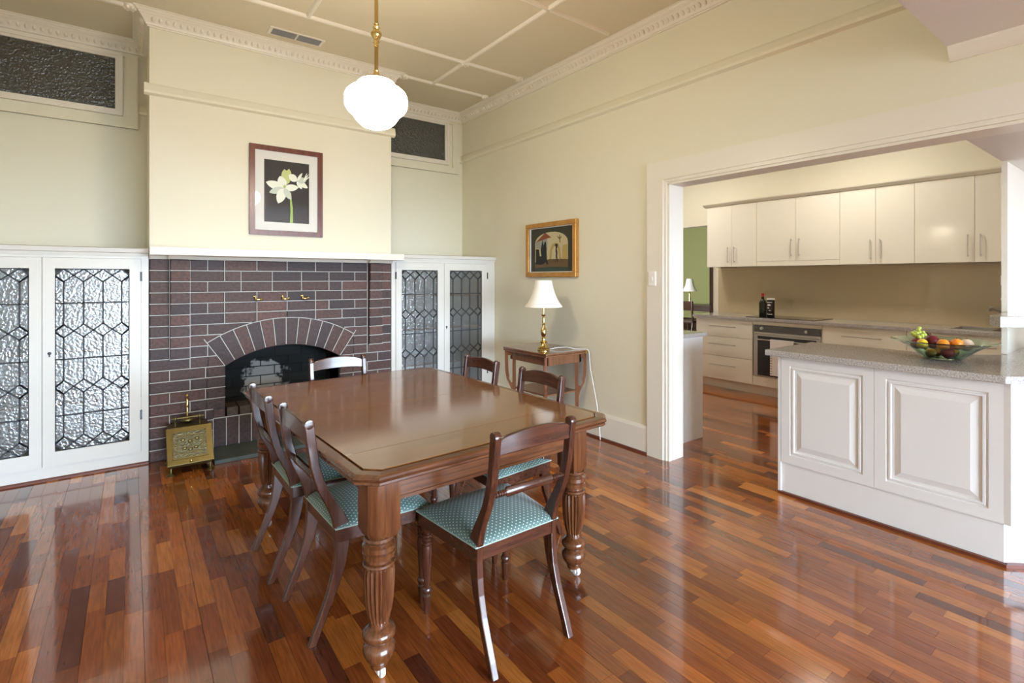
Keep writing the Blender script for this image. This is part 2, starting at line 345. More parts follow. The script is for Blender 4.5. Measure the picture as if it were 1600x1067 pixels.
def strip_px(s):
    cx, cy = (s[0]+s[2])/2, (s[1]+s[3])/2; p = proj(cx, cy, 0)
    if not p or not (-40 < p[0] < 1640 and 560 < p[1] < 1120): return 0
    if cy > YC or (cx > XB and cy > 2.45 and cx < 4.1) or (3.4 < cx < 4.05 and cy < 1.65) or cx > 6.05: return 0
    if cx > 3.5 and cy < .9: return 0
    return (s[2]-s[0])*(s[3]-s[1])/p[2]**3
strips.sort(key=strip_px, reverse=True)
unit = MB().box(-.5, .5, -.5, .5, -.004, 0); unit_me = None
for s in strips[:300]:
    g = .0012 if s[5] else .0005
    if unit_me is None: o = unit.build('plank', 'strip', fl); unit_me = o.data
    else: o = bpy.data.objects.new('plank', unit_me); COL.objects.link(o); o.parent = fl
    o.location = ((s[0]+s[2]-g)/2, (s[1]+s[3])/2, 0); o.scale = (s[2]-s[0]-g-.0003, s[3]-s[1]-.0006, 1); o.color = (*s[4], 1)
rest = MB()
for s in strips[300:]:
    g = .0012 if s[5] else .0005; rest.box(s[0]+.0002, s[2]-g, s[1]+.0003, s[3]-.0003, -.004, 0)
ro = tag(rest.build('planks', 'stripfar', fl), 'remaining floor strips', kind='stuff')
ca = ro.data.color_attributes.new('Col', 'FLOAT_COLOR', 'CORNER')
k = 0
buf = []
for s in strips[300:]: buf += [*s[4], 1.0]*24
ca.data.foreach_set('color', buf)

# cornices with egg moulding
PROF = [(0, -.112), (.012, -.112), (.012, -.102), (.022, -.099), (.026, -.088), (.046, -.058), (.062, -.040), (.070, -.034), (.070, -.026), (.084, -.019), (.092, -.008), (.102, -.006), (.102, 0), (0, 0)]
def cornice(idx, p0, p1, nrm, m0, m1, label):
    p0, p1, nrm = Vector(p0), Vector(p1), Vector(nrm); d = (p1-p0).normalized()
    r0 = [p0+nrm*o-d*(m0*o)+Vector((0, 0, dz)) for o, dz in PROF]; r1 = [p1+nrm*o+d*(m1*o)+Vector((0, 0, dz)) for o, dz in PROF]
    c = struct(MB().sweep([r0, r1]), 'trim_%d' % idx, 'trim', label)
    L = (p1-p0).length; n = max(2, int(L/.045)); e = MB()
    ax = (nrm*.65+Vector((0, 0, -.75))).normalized(); per = ax.cross(d)
    for k in range(n):
        q = p0+d*((k+.5)*L/n)+nrm*.047+Vector((0, 0, -.066))
        i0 = len(e.v); e.ball((0, 0, 0), (.013, .022, .011), 8, 6)
        for j in range(i0, len(e.v)): a, b, cc = e.v[j]; e.v[j] = tuple(q+d*a+per*b+ax*cc)
    tag(e.build('egg_moulding', 'trim', c, smooth=True, world=False), kind='stuff')
cornice(3, (.109, YC, ZC), (2.054, YC, ZC), (0, -1, 0), 1, 1, 'egg-and-dart cornice across the chimney breast')
cornice(4, (.109, YA, ZC), (.109, YC, ZC), (-1, 0, 0), -1, 1, 'cornice on the chimney cheek by the wide alcove window')
cornice(5, (2.054, YC, ZC), (2.054, YA, ZC), (1, 0, 0), 1, -1, 'cornice on the chimney cheek by the lamp wall')
cornice(6, (XL, YA, ZC), (.109, YA, ZC), (0, -1, 0), -1, -1, 'cornice above the alcove window left of chimney')
cornice(7, (2.054, YA, ZC), (XB, YA, ZC), (0, -1, 0), -1, -1, 'cornice above the alcove window by the kitchen wall')
cornice(8, (XB, YA, ZC), (XB, .743, ZC), (-1, 0, 0), -1, 0, 'long cornice on the kitchen wall')
# ceiling battens and rosettes
bt = MB()
def batx(y, a, b): bt.prism([(y-.022, ZC), (y-.016, ZC-.012), (y-.008, ZC-.02), (y+.008, ZC-.02), (y+.016, ZC-.012), (y+.022, ZC)], a, b, 'x')
def baty(x, a, b): bt.prism([(x-.022, ZC), (x-.016, ZC-.012), (x-.008, ZC-.02), (x+.008, ZC-.02), (x+.016, ZC-.012), (x+.022, ZC)], a, b, 'y')
batx(4.72, XL, .01); batx(4.72, 2.15, 3.15); batx(4.09, XL, 3.15); batx(2.9, XL, 3.15)
for x, a, b in ((2.50, .75, 4.72), (1.09, .75, 4.09), (-.32, .75, 4.72)): baty(x, a, b)
struct(bt, 'trim_9', 'trim', 'raised white battens on the ceiling')
for x, y, w_ in ((2.50, 4.09, 'at the crossing of two battens'), (3.14, 4.09, 'at the kitchen-wall end of the batten before the vent'), (3.14, 4.72, 'at the kitchen-wall end of the batten beside the chimney cornice'), (2.17, 4.72, 'at the chimney cornice tip near the pendant lamp'), (-.01, 4.72, 'at the chimney cornice tip near the wide dark window')):
    r = MB().lathe([(.005, -.034), (.02, -.032), (.034, -.024), (.04, -.012), (.042, 0)], 12, (x, y, ZC)); 
    for k in range(6): r.ball((x+.03*math.cos(k*PI/3), y+.03*math.sin(k*PI/3), ZC-.022), .013, 8, 5)
    tag(r.build('ceiling_rosette', 'trim', smooth=True), 'small white plaster rosette '+w_, 'rosette', 'rosettes on the ceiling battens')
# picture rails, skirtings, door architrave
RP = [(0, 0), (.03, .012), (.034, .03), (.028, .05), (.02, .075), (.012, .09), (0, .09)]
struct(MB().prism([(YC-o, 2.792+z) for o, z in RP], .075, 2.088, 'x'), 'trim_10', 'wall', 'picture rail across the chimney breast')
struct(MB().prism([(XB-o, 2.83+z) for o, z in RP], .743, YA, 'y'), 'trim_11', 'wall', 'picture rail on the kitchen wall')
struct(MB().prism([(YA-o, 2.80+z) for o, z in RP], .052, .109, 'x').prism([(YA-o, 2.82+z) for o, z in RP], 3.2435, 3.298, 'x'), 'trim_12', 'wall', 'short picture rail returns in the alcoves')
struct(MB().prism([(XB, 0), (XB-.018, 0), (XB-.018, .20), (XB-.010, .224), (XB, .224)], 2.61, YC-.0195, 'y'), 'baseboard_right', 'trim', 'tall white skirting board')
struct(MB().prism([(XB-.018, 0), (XB-.036, 0), (XB-.032, .012), (XB-.018, .018)], 2.61, YC-.0195, 'y'), 'trim_13', 'red', 'dark timber bead along the skirting')
ar = MB().box(XB-.022, XB, 2.46, 2.61, 0, 2.303).box(XB-.022, XB, YBK, 2.46, 2.16, 2.303)
ar.box(XB-.012, XB, 2.435, 2.46, 0, 2.16).box(XB-.012, XB, YBK, 2.435, 2.135, 2.16)
struct(ar, 'trim_14', 'trim', 'wide flat architrave around the kitchen opening')
struct(MB().box(XB-.002, XB2+.01, 2.415, 2.432, 0, 2.125).box(XB-.002, XB2+.01, YBK, 2.43, 2.118, 2.132), 'trim_15', 'trim', 'white lining of the kitchen opening')
# cove of the low ceiling along the kitchen wall
struct(MB().prism([(XB, 2.485), (XB-.01, 2.485), (XB-.025, 2.50), (XB-.055, 2.538), (XB-.06, 2.55), (XB, 2.55)], YBK, .743, 'y'), 'trim_16', 'trim', 'cove moulding under the low ceiling')

# alcove windows
def alcove_window(idx, x0, x1, gx0, gx1, label):
    y = YA; z0, z1 = 2.68, 3.31; g0, g1 = 2.825, 3.262
    w = MB()
    for a, b, c, d in ((x0, x1, z0, z0+.075), (x0, x1, z1-.03, z1), (x0, x0+.09, z0+.075, z1-.03), (x1-.09, x1, z0+.075, z1-.03)): w.box(a, b, y-.03, y, c, d)
    w.box(x0, x1, y-.012, y, z0-.0, z1)
    o = struct(w, 'window_%d' % idx, 'wall', label)
    f = MB()
    for dpt, ins in ((.045, 0), (.036, .022)):
        a, b, c, d = gx0-.05+ins, gx1+.05-ins, g0-.05+ins, g1+.04-ins; t = .028
        f.box(a, b, y-dpt, y, c, c+t).box(a, b, y-dpt, y, d-t, d).box(a, a+t, y-dpt, y, c+t, d-t).box(b-t, b, y-dpt, y, c+t, d-t)
    f.build('window_frame', 'trim', o, world=False)
    MB().box(gx0, gx1, y-.022, y-.013, g0, g1).build('pane', 'obsc', o, world=False)
alcove_window(3, -1.1, .046, -.95, -.11, 'high alcove window with dark obscure glass left of the chimney')
alcove_window(4, 2.06, 3.243, 2.2, 3.04, 'high alcove window with dark obscure glass by the kitchen wall')
# ceiling vent
v = thing('ceiling_vent', 'small white two-panel air vent in the ceiling before the chimney', 'vent', (1.105, 4.49, ZC))
MB().box(.89, 1.32, 4.425, 4.56, ZC-.008, ZC).build('frame', 'trim', v)
for a in (.915, 1.113):
    sl = MB().box(a, a+.182, 4.44, 4.545, ZC-.0095, ZC-.0085).build('grille', mat('vent_grey', (.16, .17, .19), .6), v)
    for q in range(6): MB().box(a, a+.182, 4.446+q*.017, 4.454+q*.017, ZC-.013, ZC-.009).build('slat', mat('vent_slat', (.25, .26, .28), .5) if q == 0 and a < 1 else bpy.data.materials['vent_slat'], sl)

# ------------------------------------------------------------------ brick fireplace
FX0, FX1, FZ = .109, 2.054, 1.547
CX, CZ, RI, RE = 1.083, -.026, .849, 1.085; HS, HA = .467, math.asin(.467/.849)
SX, SZ = RE*math.sin(HA), CZ+RE*math.cos(HA); IZ = CZ+RI*math.cos(HA)
fp = thing('brick_fireplace', 'dark brown tuck-pointed brick fireplace with arched opening', 'fireplace', (CX, YC, 0))
def I(dx): return CZ+math.sqrt(max(0, RI*RI-dx*dx))
def Eo(dx): return CZ+math.sqrt(max(0, RE*RE-dx*dx))
mo = MB(); N = 28
mo.box(FX0, CX-HS, YC+.007, YC+.30, 0, FZ).box(CX+HS, FX1, YC+.007, YC+.30, 0, FZ)
for k in range(N):
    a, b = -HS+2*HS*k/N, -HS+2*HS*(k+1)/N
    mo.prism([(CX+a, I(a)), (CX+b, I(b)), (CX+b, FZ), (CX+a, FZ)], YC+.007, YC+.30, 'y')
mo.build('mortar_bed', 'mortar', fp)
BT = [(0.0612, 0.0255, 0.0197), (0.072, 0.0279, 0.0207), (0.0828, 0.0316, 0.0229), (0.0504, 0.023, 0.0186), (0.0432, 0.0218, 0.0191), (0.0936, 0.0376, 0.0262), (0.0684, 0.0303, 0.0251)]
def tone(x, z, dark=1):
    c = random.choice(BT); f = random.uniform(.8, 1.2)*dark
    soot = math.exp(-((x-1.15)/.38)**2)*max(0, min(1, (z-1.0)/.25)) 
    f *= 1-.5*soot*random.uniform(.5, 1)
    return (c[0]*f, c[1]*f, c[2]*f, 1)
pt = MB(); J = .005; RW = .0028
def brick(cols, y0, x, z, dark=1):
    b = MB()
    for c in cols: b.prism(c, y0, YC+.02, 'y')
    o = b.build('brick', 'brick', fp, bevel=.0015 if len(cols) == 1 else 0); o.color = tone(x, z, dark); return o
def lay(x0, x1, z0, z1, y0):
    xs0, xs1, a0, a1 = x0+J, x1-J, z0+J, z1-J
    if xs1-xs0 < .012: return
    far = (abs(x0-CX) > SX and abs(x1-CX) > SX and (x0-CX)*(x1-CX) > 0) or z0 > CZ+RE+.002
    if far:
        brick([[(xs0, a0), (xs1, a0), (xs1, a1), (xs0, a1)]], y0, x0, z0); return
    cols = []; n = max(4, int((xs1-xs0)/.012))
    for k in range(n):
        p, q = xs0+(xs1-xs0)*k/n, xs0+(xs1-xs0)*(k+1)/n; lo = []; hi = []
        for t in (p, q):
            d = abs(t-CX)
            lo.append(max(a0, Eo(d)+J) if d < SX else a0)
            hi.append(-9 if d < HS else (min(a1, IZ+(d-HS)*(SZ-IZ)/(SX-HS)-J*1.8) if d < SX else a1))
        if a1-lo[0] > .002 or a1-lo[1] > .002: cols.append([(p, min(lo[0], a1-.001)), (q, min(lo[1], a1-.001)), (q, a1), (p, a1)])
        if (hi[0]-a0 > .002 or hi[1]-a0 > .002) and not (abs(p-CX) >= SX or abs(q-CX) >= SX): cols.append([(p, a0), (q, a0), (q, max(hi[1], a0+.001)), (p, max(hi[0], a0+.001))])
    if cols and max(c[1][0] for c in cols)-min(c[0][0] for c in cols) > .012: brick(cols, y0, x0, z0)
NC = 18; CH = FZ/NC
def cut_ok(x, z):   # is a pointing line allowed here
    d = abs(x-CX)
    if d < HS and z < Eo(d)+.004: return False
    if d < SX and IZ+(d-HS)*(SZ-IZ)/(SX-HS) < z < Eo(d)+.004: return False
    return True
def hline(x0, x1, z, y):
    n = max(1, int((x1-x0)/.02)); run = None
    for k in range(n+1):
        x = x0+(x1-x0)*k/n; ok = cut_ok(x, z)
        if ok and run is None: run = x
        if (not ok or k == n) and run is not None:
            e = x if ok else x-(x1-x0)/n
            if e-run > .015: pt.box(run, e, y-.002, y+.01, z-RW, z+RW)
            run = None
def vline(x, z0, z1, y):
    if cut_ok(x, (z0+z1)/2) and cut_ok(x, z0+.01): pt.box(x-RW, x+RW, y-.002, y+.01, z0, z1)
PL = ((.2365, .371), (1.813, 1.948))
for c in range(NC):
    z0, z1 = c*CH, (c+1)*CH; odd = c % 2; zm = (z0+z1)/2
    if c >= 9:
        segs = [([FX0, PL[0][0]], 0), ([PL[1][1], FX1], 0)]
        py = .05 + (.012 if c >= 14 else 0) + (.012 if c >= 16 else 0)
        for a, b in PL: segs.append(([a, b], py))
        xs = [PL[0][1]]; x = PL[0][1]+(.12 if odd else .24)
        while x < PL[1][0]-.05: xs.append(x); x += .24 if random.random() < .85 else .12
        xs.append(PL[1][0]); segs.append((xs, 0))
    else:
        xs = [FX0]; x = FX0+(.127 if odd else .262)
        while x < FX1-.06: xs.append(x); x += .24
        xs.append(FX1)
        # break the courses at the opening
        l = [q for q in xs if q < CX-HS-.04]+[CX-HS]; r = [CX+HS]+[q for q in xs if q > CX+HS+.04]
        segs = [(l, 0), (r, 0)] if z0 < IZ-.02 else [(xs, 0)]
    for xs, p in segs:
        for a, b in zip(xs, xs[1:]):
            if c < 4 and z1 < .36 and b > .53 and a < 1.64:     # soldier course zone below the opening
                if a < .53: lay(a, .53, z0, z1, YC)
                elif b > 1.64: lay(1.64, b, z0, z1, YC)
                continue
            lay(a, b, z0, z1, YC-p)
        for q in xs[1:-1]:
            if not (z1 < .36 and .53 < q < 1.64): vline(q, z0, z1, YC-p)
        if z0 > 0 and not (z0 < .36 and xs[0] < 1.64 and xs[-1] > .53): hline(xs[0], xs[-1], z0, YC-p)
        elif z0 > 0: hline(xs[0], min(xs[-1], .53), z0, YC-p) if xs[0] < .53 else hline(max(1.64, xs[0]), xs[-1], z0, YC-p)
for x in (PL[0][0], PL[0][1], PL[1][0], PL[1][1]): pt.box(x-RW, x+RW, YC-.002, YC+.01, 9*CH, FZ)
for a, b in ((.53, CX-HS), (CX+HS, 1.64)): lay(a, b, .268, 4*CH, YC)      # the jamb bricks resting on the soldier course
# arch voussoirs
NV = 12
for k in range(NV):
    t0, t1 = -HA+2*HA*k/NV, -HA+2*HA*(k+1)/NV; g = .0048
    P = [(CX+r*math.sin(t), CZ+r*math.cos(t)) for r, t in ((RI, t0+g/RI), (RI, (t0+t1)/2), (RI, t1-g/RI), (RE-.004, t1-g/RE), (RE-.004, (t0+t1)/2), (RE-.004, t0+g/RE))]
    o = MB().prism(P, YC-.002, YC+.11, 'y').build('brick', 'brick', fp, bevel=.0015); o.color = tone(0, 0, .95)
for k in range(NV+1):
    t = -HA+2*HA*k/NV; d = Vector((math.sin(t), math.cos(t))); n_ = Vector((d.y, -d.x)); a, b = d*(RI+.005), d*(RE+(.04 if k in (0, NV) else 0))
    pt.prism([(CX+p.x, CZ+p.y) for p in (a-n_*RW, a+n_*RW, b+n_*RW, b-n_*RW)], YC-.004, YC+.006, 'y')
for k in range(30):
    t0, t1 = -HA+2*HA*k/30, -HA+2*HA*(k+1)/30
    pt.prism([(CX+r*math.sin(t), CZ+r*math.cos(t)) for r, t in ((RE-RW, t0), (RE-RW, t1), (RE+RW, t1), (RE+RW, t0))], YC-.004, YC+.006, 'y')
# soldier bricks under the opening, with a ledge of sooty headers
x = .53; k = 0
while x < 1.63:
    b = min(x+.0925, 1.64); inside = CX-HS-.01 < x and b < CX+HS+.01
    o = MB().box(x+.005, b-.005, YC-.004, YC+.05, .038, .262).build('brick', 'brick', fp, bevel=.0015); o.color = tone(0, 0, .8)
    pt.box(b-RW, b+RW, YC-.007, YC, .035, .262)
    if inside:
        o = MB().box(x+.005, b-.005, YC-.002, YC+.2, .272, .34).build('brick', 'brick', fp, bevel=.002); o.color = (.07, .05, .035, 1) if k % 3 else (.14, .08, .05, 1)
    x = b; k += 1
pt.box(.53-RW, .53+RW, YC-.007, YC, .035, .265); pt.box(.53, 1.64, YC-.007, YC, .264, .270)
mo2 = MB().box(.53, 1.64, YC+.001, YC+.2, 0, .268).build('hearth_core', 'mortar', fp)
tag(pt.build('tuck_pointing', 'point', fp), 'thin white tuck pointing')
# firebox
fb = MB().box(CX-HS-.02, CX+HS+.02, YC+.15, YC+.45, .24, .335)
fb.build('firebox_floor', 'soot', fp)
MB().box(CX-HS-.12, CX-HS, YC+.05, YC+.5, .2, 1.0).box(CX+HS, CX+HS+.12, YC+.05, YC+.5, .2, 1.0).prism([(YC+.2, .95), (YC+.45, .95), (YC+.45, 1.1), (YC+.2, 1.1)], CX-HS-.1, CX+HS+.1, 'x').build('firebox_cheek', 'soot', fp)
for c in range(6):
    z0 = .335+c*.085; off = .12 if c % 2 else 0; x = CX-HS-.02-off
    while x < CX+HS:
        a, b = max(x, CX-HS-.02), min(x+.24, CX+HS+.02)
        if b-a > .02: MB().box(a+.004, b-.004, YC+.42, YC+.46, z0+.004, z0+.081).build('firebrick', 'firebrick', fp, bevel=.003)
        x += .24
MB().box(CX-HS-.05, CX+HS+.05, YC+.43, YC+.5, .3, 1.0).build('firebox_back', 'soot', fp)
# hearth slab and mantel shelf
tag(MB().box(.50, 1.67, 4.405, YC+.0, 0, .032).build('hearth_slab', 'slate', bevel=.004), 'dark green-grey slate hearth slab before the fireplace', 'hearth')
mt = thing('mantel_shelf', 'long white painted mantel shelf over the brick fireplace', 'mantel', (CX, YC, FZ))
MB().prism([(.106, 4.555), (2.104, 4.555), (2.104, YC-.0335), (2.0575, YC-.0335), (2.0575, YC), (.106, YC)], 1.574, 1.634, 'z').build('shelf', 'trim', mt, bevel=.003)
mm = MB().prism([(YC, 1.547), (YC-.025, 1.547), (YC-.05, 1.574), (YC, 1.574)], .109, 2.054, 'x')
for a, b in PL: mm.prism([(YC-.025, 1.547), (YC-.085, 1.547), (YC-.12, 1.574), (YC-.025, 1.574)], a-.012, b+.012, 'x')
mm.build('bed_moulding', 'trim', mt)
# brass ducks
for x, w in ((.859, 'brass duck ornament above the arch, the one on the coal scuttle side'), (1.072, 'brass duck ornament above the arch, between the other two ducks'), (1.237, 'brass duck ornament above the arch, the one on the lamp table side')):
    d = MB().ball((x, YC-.022, 1.222), (.030, .014, .013), 14, 8)
    d.ball((x+.026, YC-.022, 1.231), (.013, .008, .006), 10, 6)
    d.tube([(x-.018, YC-.022, 1.226), (x-.022, YC-.022, 1.238), (x-.021, YC-.022, 1.247)], [.009, .007, .006])
    d.ball((x-.023, YC-.022, 1.250), .009, 10, 7).ball((x-.034, YC-.022, 1.248), (.007, .005, .0035), 8, 5)
    d.box(x-.008, x+.010, YC-.02, YC+.004, 1.216, 1.226)
    tag(d.build('brass_duck', 'brass', smooth=True), w, 'ornament', 'brass ducks on the fireplace')

# ------------------------------------------------------------------ leadlight cupboards
def leadlight(cab, x0, x1, gx0, gx1, zt, hinge_x, key, side):
    y = YC; z0, z1 = .097, zt; gz0, gz1 = .195, zt-.075
    d = MB()
    for a, b, c, e in ((x0, x1, z0, gz0), (x0, x1, gz1, z1), (x0, gx0, gz0, gz1), (gx1, x1, gz0, gz1)): d.box(a+.0015, b-.0015 if b == x1 else b, y-.012, y+.012, c, e)
    door = d.build('door', 'cab', cab)
    base = cab.location
    s = (gx1-gx0)/3.84; c = [gx0+s*(.42+k) for k in range(4)]; hd = .046; hw = s/2
    H = gz1-gz0; zr = [gz1-hd-.002-(H-2*hd-.004)*j/3 for j in range(4)]
    polys = []
    for j, zz in enumerate(zr):
        for k in range(4):
            p = [(c[k]-hw, zz), (c[k], zz-hd), (c[k]+hw, zz), (c[k], zz+hd)]; polys.append([(min(max(a, gx0), gx1), b) for a, b in p])
    xs = [gx0]+c+[gx1]
    for j in range(3):
        zt_, zb_ = zr[j], zr[j+1]; hm = (zt_+zb_)/2
        for k in range(5):
            a, b = xs[k], xs[k+1]; m = (a+b)/2
            up = [(a, hm), (b, hm)]; dn = [(b, hm), (a, hm)]
            if k == 0: up += [(b, zt_-hd), (a, zt_-hd*.15)]; dn += [(a, zb_+hd*.15), (b, zb_+hd)]
            elif k == 4: up += [(b, zt_-hd*.15), (a, zt_-hd)]; dn += [(a, zb_+hd), (b, zb_+hd*.15)]
            else: up += [(b, zt_-hd), (m, zt_), (a, zt_-hd)]; dn += [(a, zb_+hd), (m, zb_), (b, zb_+hd)]
            polys += [up, dn]
    for k in range(3):
        m = (c[k]+c[k+1])/2; polys.append([(c[k], zr[0]+hd), (m, zr[0]), (c[k+1], zr[0]+hd)]); polys.append([(c[k], zr[3]-hd), (c[k+1], zr[3]-hd), (m, zr[3])])
    seen = set(); lead = MB()
    for p in polys:
        MB().prism(p, y-.002, y+.002, 'y').build('pane', 'pane', door)
        for a, b in zip(p, p[1:]+p[:1]):
            key_ = tuple(sorted(((round(a[0], 3), round(a[1], 3)), (round(b[0], 3), round(b[1], 3)))))
            if key_ in seen: continue
            seen.add(key_); va = Vector(a); vb = Vector(b); L = (vb-va)
            if L.length < .004: continue
            t = L.normalized(); n = Vector((-t.y, t.x))*.0048; e = t*.003
            lead.prism([tuple(q) for q in (va-e-n, vb+e-n, vb+e+n, va-e+n)], y-.006, y+.005, 'y')
    lead.build('lead_came', 'lead', door)
    for zz in (z0+.28, z1-.13): MB().box(hinge_x-.006, hinge_x+.006, y-.016, y-.008, zz-.035, zz+.035).build('hinge', 'dark', door)
    if key: MB().lathe([(.004, -.014), (.011, -.013), (.011, -.012)], 10, (key, y-.0, (z0+z1)/2+.06), axis='y').box(key-.004, key+.004, y-.014, y-.011, (z0+z1)/2+.035, (z0+z1)/2+.06).build('escutcheon', 'dark', door)
def cupboard(label, x0, x1, doors, zt, zc):
    cab = thing('leadlight_cupboard', label, 'cupboard', ((x0+x1)/2, YC, 0))
    b = MB().box(x0, x1, YC, YC+.02, 0, .097).box(x0, x1, YC, YC+.02, zt, zc)
    b.box(x0, doors[0][0], YC, YC+.02, .097, zt).box(doors[-1][1], x1, YC, YC+.02, .097, zt)
    b.build('face_frame', 'cab', cab); b = MB()
    b.box(x0, x0+.02, YC+.02, YA-.01, 0, zc).box(x1-.02, x1, YC+.02, YA-.01, 0, zc)
    b.box(x0+.02, x1-.02, YC+.02, YA-.01, .06, .08).box(x0+.02, x1-.02, YA-.03, YA-.01, .08, zc)
    b.build('carcass', 'cabin', cab)
    for z in (.50, .87, 1.22): MB().box(x0+.022, x1-.022, YC+.10, YA-.032, z-.011, z+.011).build('shelf', 'sidewood', cab)
    MB().prism([(YC+.02, zc-.035), (YC-.010, zc-.035), (YC-.014, zc-.012), (YC-.028, zc-.008), (YC-.034, zc+.022), (YC+.02, zc+.03), (YA-.005, zc+.03), (YA-.005, zc)], x0, x1, 'x').build('cap_moulding', 'cab', cab)
    MB().prism([(YC, 0), (YC-.02, 0), (YC-.016, .012), (YC, .018)], x0, x1, 'x').build('floor_bead', 'red', cab)
    for d in doors: leadlight(cab, *d)
cupboard('white built-in cupboard with leadlight doors beside the coal scuttle', XL+.002, .104, [(-1.05, -.493, -.985, -.56, 1.545, -1.05, None, 0), (-.493, .058, -.427, -.013, 1.545, .058, -.455, 1)], 1.547, 1.60)
cupboard('white built-in cupboard with leadlight doors beside the lamp table', 2.058, XB-.003, [(2.10, 2.644, 2.162, 2.565, 1.56, 2.10, None, 0), (2.644, 3.19, 2.71, 3.116, 1.56, 3.19, 2.672, 1)], 1.562, 1.615)

# ------------------------------------------------------------------ dining table
TC = (1.185, 2.515); TR = math.radians(2.2); TW, TL, TZ = .63, .885, .75
T = thing('dining_table', 'long mahogany dining table with canted corners and fluted legs', 'table', (TC[0], TC[1], 0), TR)
ch = .065
def octa(w, l, c): return [(-w+c, -l), (w-c, -l), (w, -l+c), (w, l-c), (w-c, l), (-w+c, l), (-w, l-c), (-w, -l+c)]
seams = [-TL, -.625, 0, .60, TL]
fw, fl_ = TW-.0495, TL-.0495
for a, b in zip(seams, seams[1:]):
    a2, b2 = max(a, -fl_), min(b, fl_); c = ch-.018
    p = [(-fw, a2), (fw, a2), (fw, b2), (-fw, b2)]
    if a == -TL: p = [(-fw+c, a2), (fw-c, a2), (fw, a2+c), (fw, b2), (-fw, b2), (-fw, a2+c)]
    if b == TL: p = [(-fw, a2), (fw, a2), (fw, b2-c), (fw-c, b2), (-fw+c, b2), (-fw, b2-c)]
    i = MB().prism([(x, y+(.0005 if y == a2 else -.0005 if y == b2 else 0)) for x, y in p], TZ-.022, TZ, 'z'); i.build('table_leaf', 'tabletop', T, world=False, bevel=.001)
rings = []
for ins, z in ((.0460, TZ-.0045), (.040, TZ-.002), (.012, TZ-.004), (.003, TZ-.009), (0, TZ-.016), (.003, TZ-.022), (.010, TZ-.024), (.006, TZ-.028), (.006, TZ-.036), (.014, TZ-.042), (.0460, TZ-.042)):
    rings.append([(x, y, z) for x, y in octa(TW-ins, TL-ins, ch-ins*.41)])
MB().sweep(rings, closed=True).build('moulded_edge', 'mahogx', T, world=False)
MB().prism(octa(TW-.0462, TL-.0462, ch-.018), TZ-.042, TZ-.0225, 'z').build('top_core', 'darkwood', T, world=False)
lx, ly, bs = .49, .765, .055
for sy in (-1, 1): MB().box(-lx, lx, min(sy*ly, sy*(ly+.03)), max(sy*ly, sy*(ly+.03)), .624, .708).box(-lx, lx, min(sy*ly, sy*(ly+.034)), max(sy*ly, sy*(ly+.034)), .612, .624).build('end_apron', 'mahogx', T, world=False)
for sx in (-1, 1): MB().box(min(sx*lx, sx*(lx+.03)), max(sx*lx, sx*(lx+.03)), -ly, ly, .624, .708).box(min(sx*lx, sx*(lx+.034)), max(sx*lx, sx*(lx+.034)), -ly, ly, .612, .624).build('side_apron', 'mahog', T, world=False)
LP = [(.016, .030), (.030, .034), (.034, .05), (.042, .062), (.046, .066), (.054, .082), (.057, .097), (.053, .112), (.044, .122), (.040, .126), (.046, .131), (.056, .142), (.058, .154), (.054, .166), (.042, .174), (.035, .180), (.034, .195),
      (.036, .2), (.045, .235), (.051, .275), (.054, .32), (.055, .36), (.053, .385), (.048, .388), (.054, .393), (.057, .399), (.054, .405), (.045, .409), (.045, .418), (.056, .424), (.058, .442), (.052, .446), (.058, .45), (.058, .466), (.050, .472), (.044, .476), (.050, .481), (.054, .487), (.05, .495)]
for sx in (-1, 1):
    for sy in (-1, 1):
        c = (sx*lx-.022, sy*ly, 0); L = MB().lathe(LP, 80, c, flute=(.199, .386, 0, .15))
        q = .026; a = sx*bs; b = sy*bs
        P = [(c[0]-a, c[1]-b), (c[0]+a, c[1]-b), (c[0]+a, c[1]+b-sy*q), (c[0]+a-sx*q, c[1]+b), (c[0]-a, c[1]+b)]
        L.sweep([[(x_, y_, .495) for x_, y_ in [(c[0]+(u-c[0])*.8, c[1]+(w-c[1])*.8) for u, w in P]], [(x_, y_, .52) for x_, y_ in P], [(x_, y_, .708) for x_, y_ in P]])
        leg = L.build('leg', 'mahog', T, world=False, smooth=True)
        cs = MB().lathe([(.012, .026), (.012, .045)], 10, c).box(c[0]-.014, c[0]-.010, c[1]-.022, c[1]+.006, .014, .036).box(c[0]+.010, c[0]+.014, c[1]-.022, c[1]+.006, .014, .036)
        cs.lathe([(.006, -.009), (.020, -.008), (.022, 0), (.020, .008), (.006, .009)], 18, (c[0], c[1]-.016, .022), axis='x')
        cs.build('caster', 'plastic', leg, world=False, smooth=True)

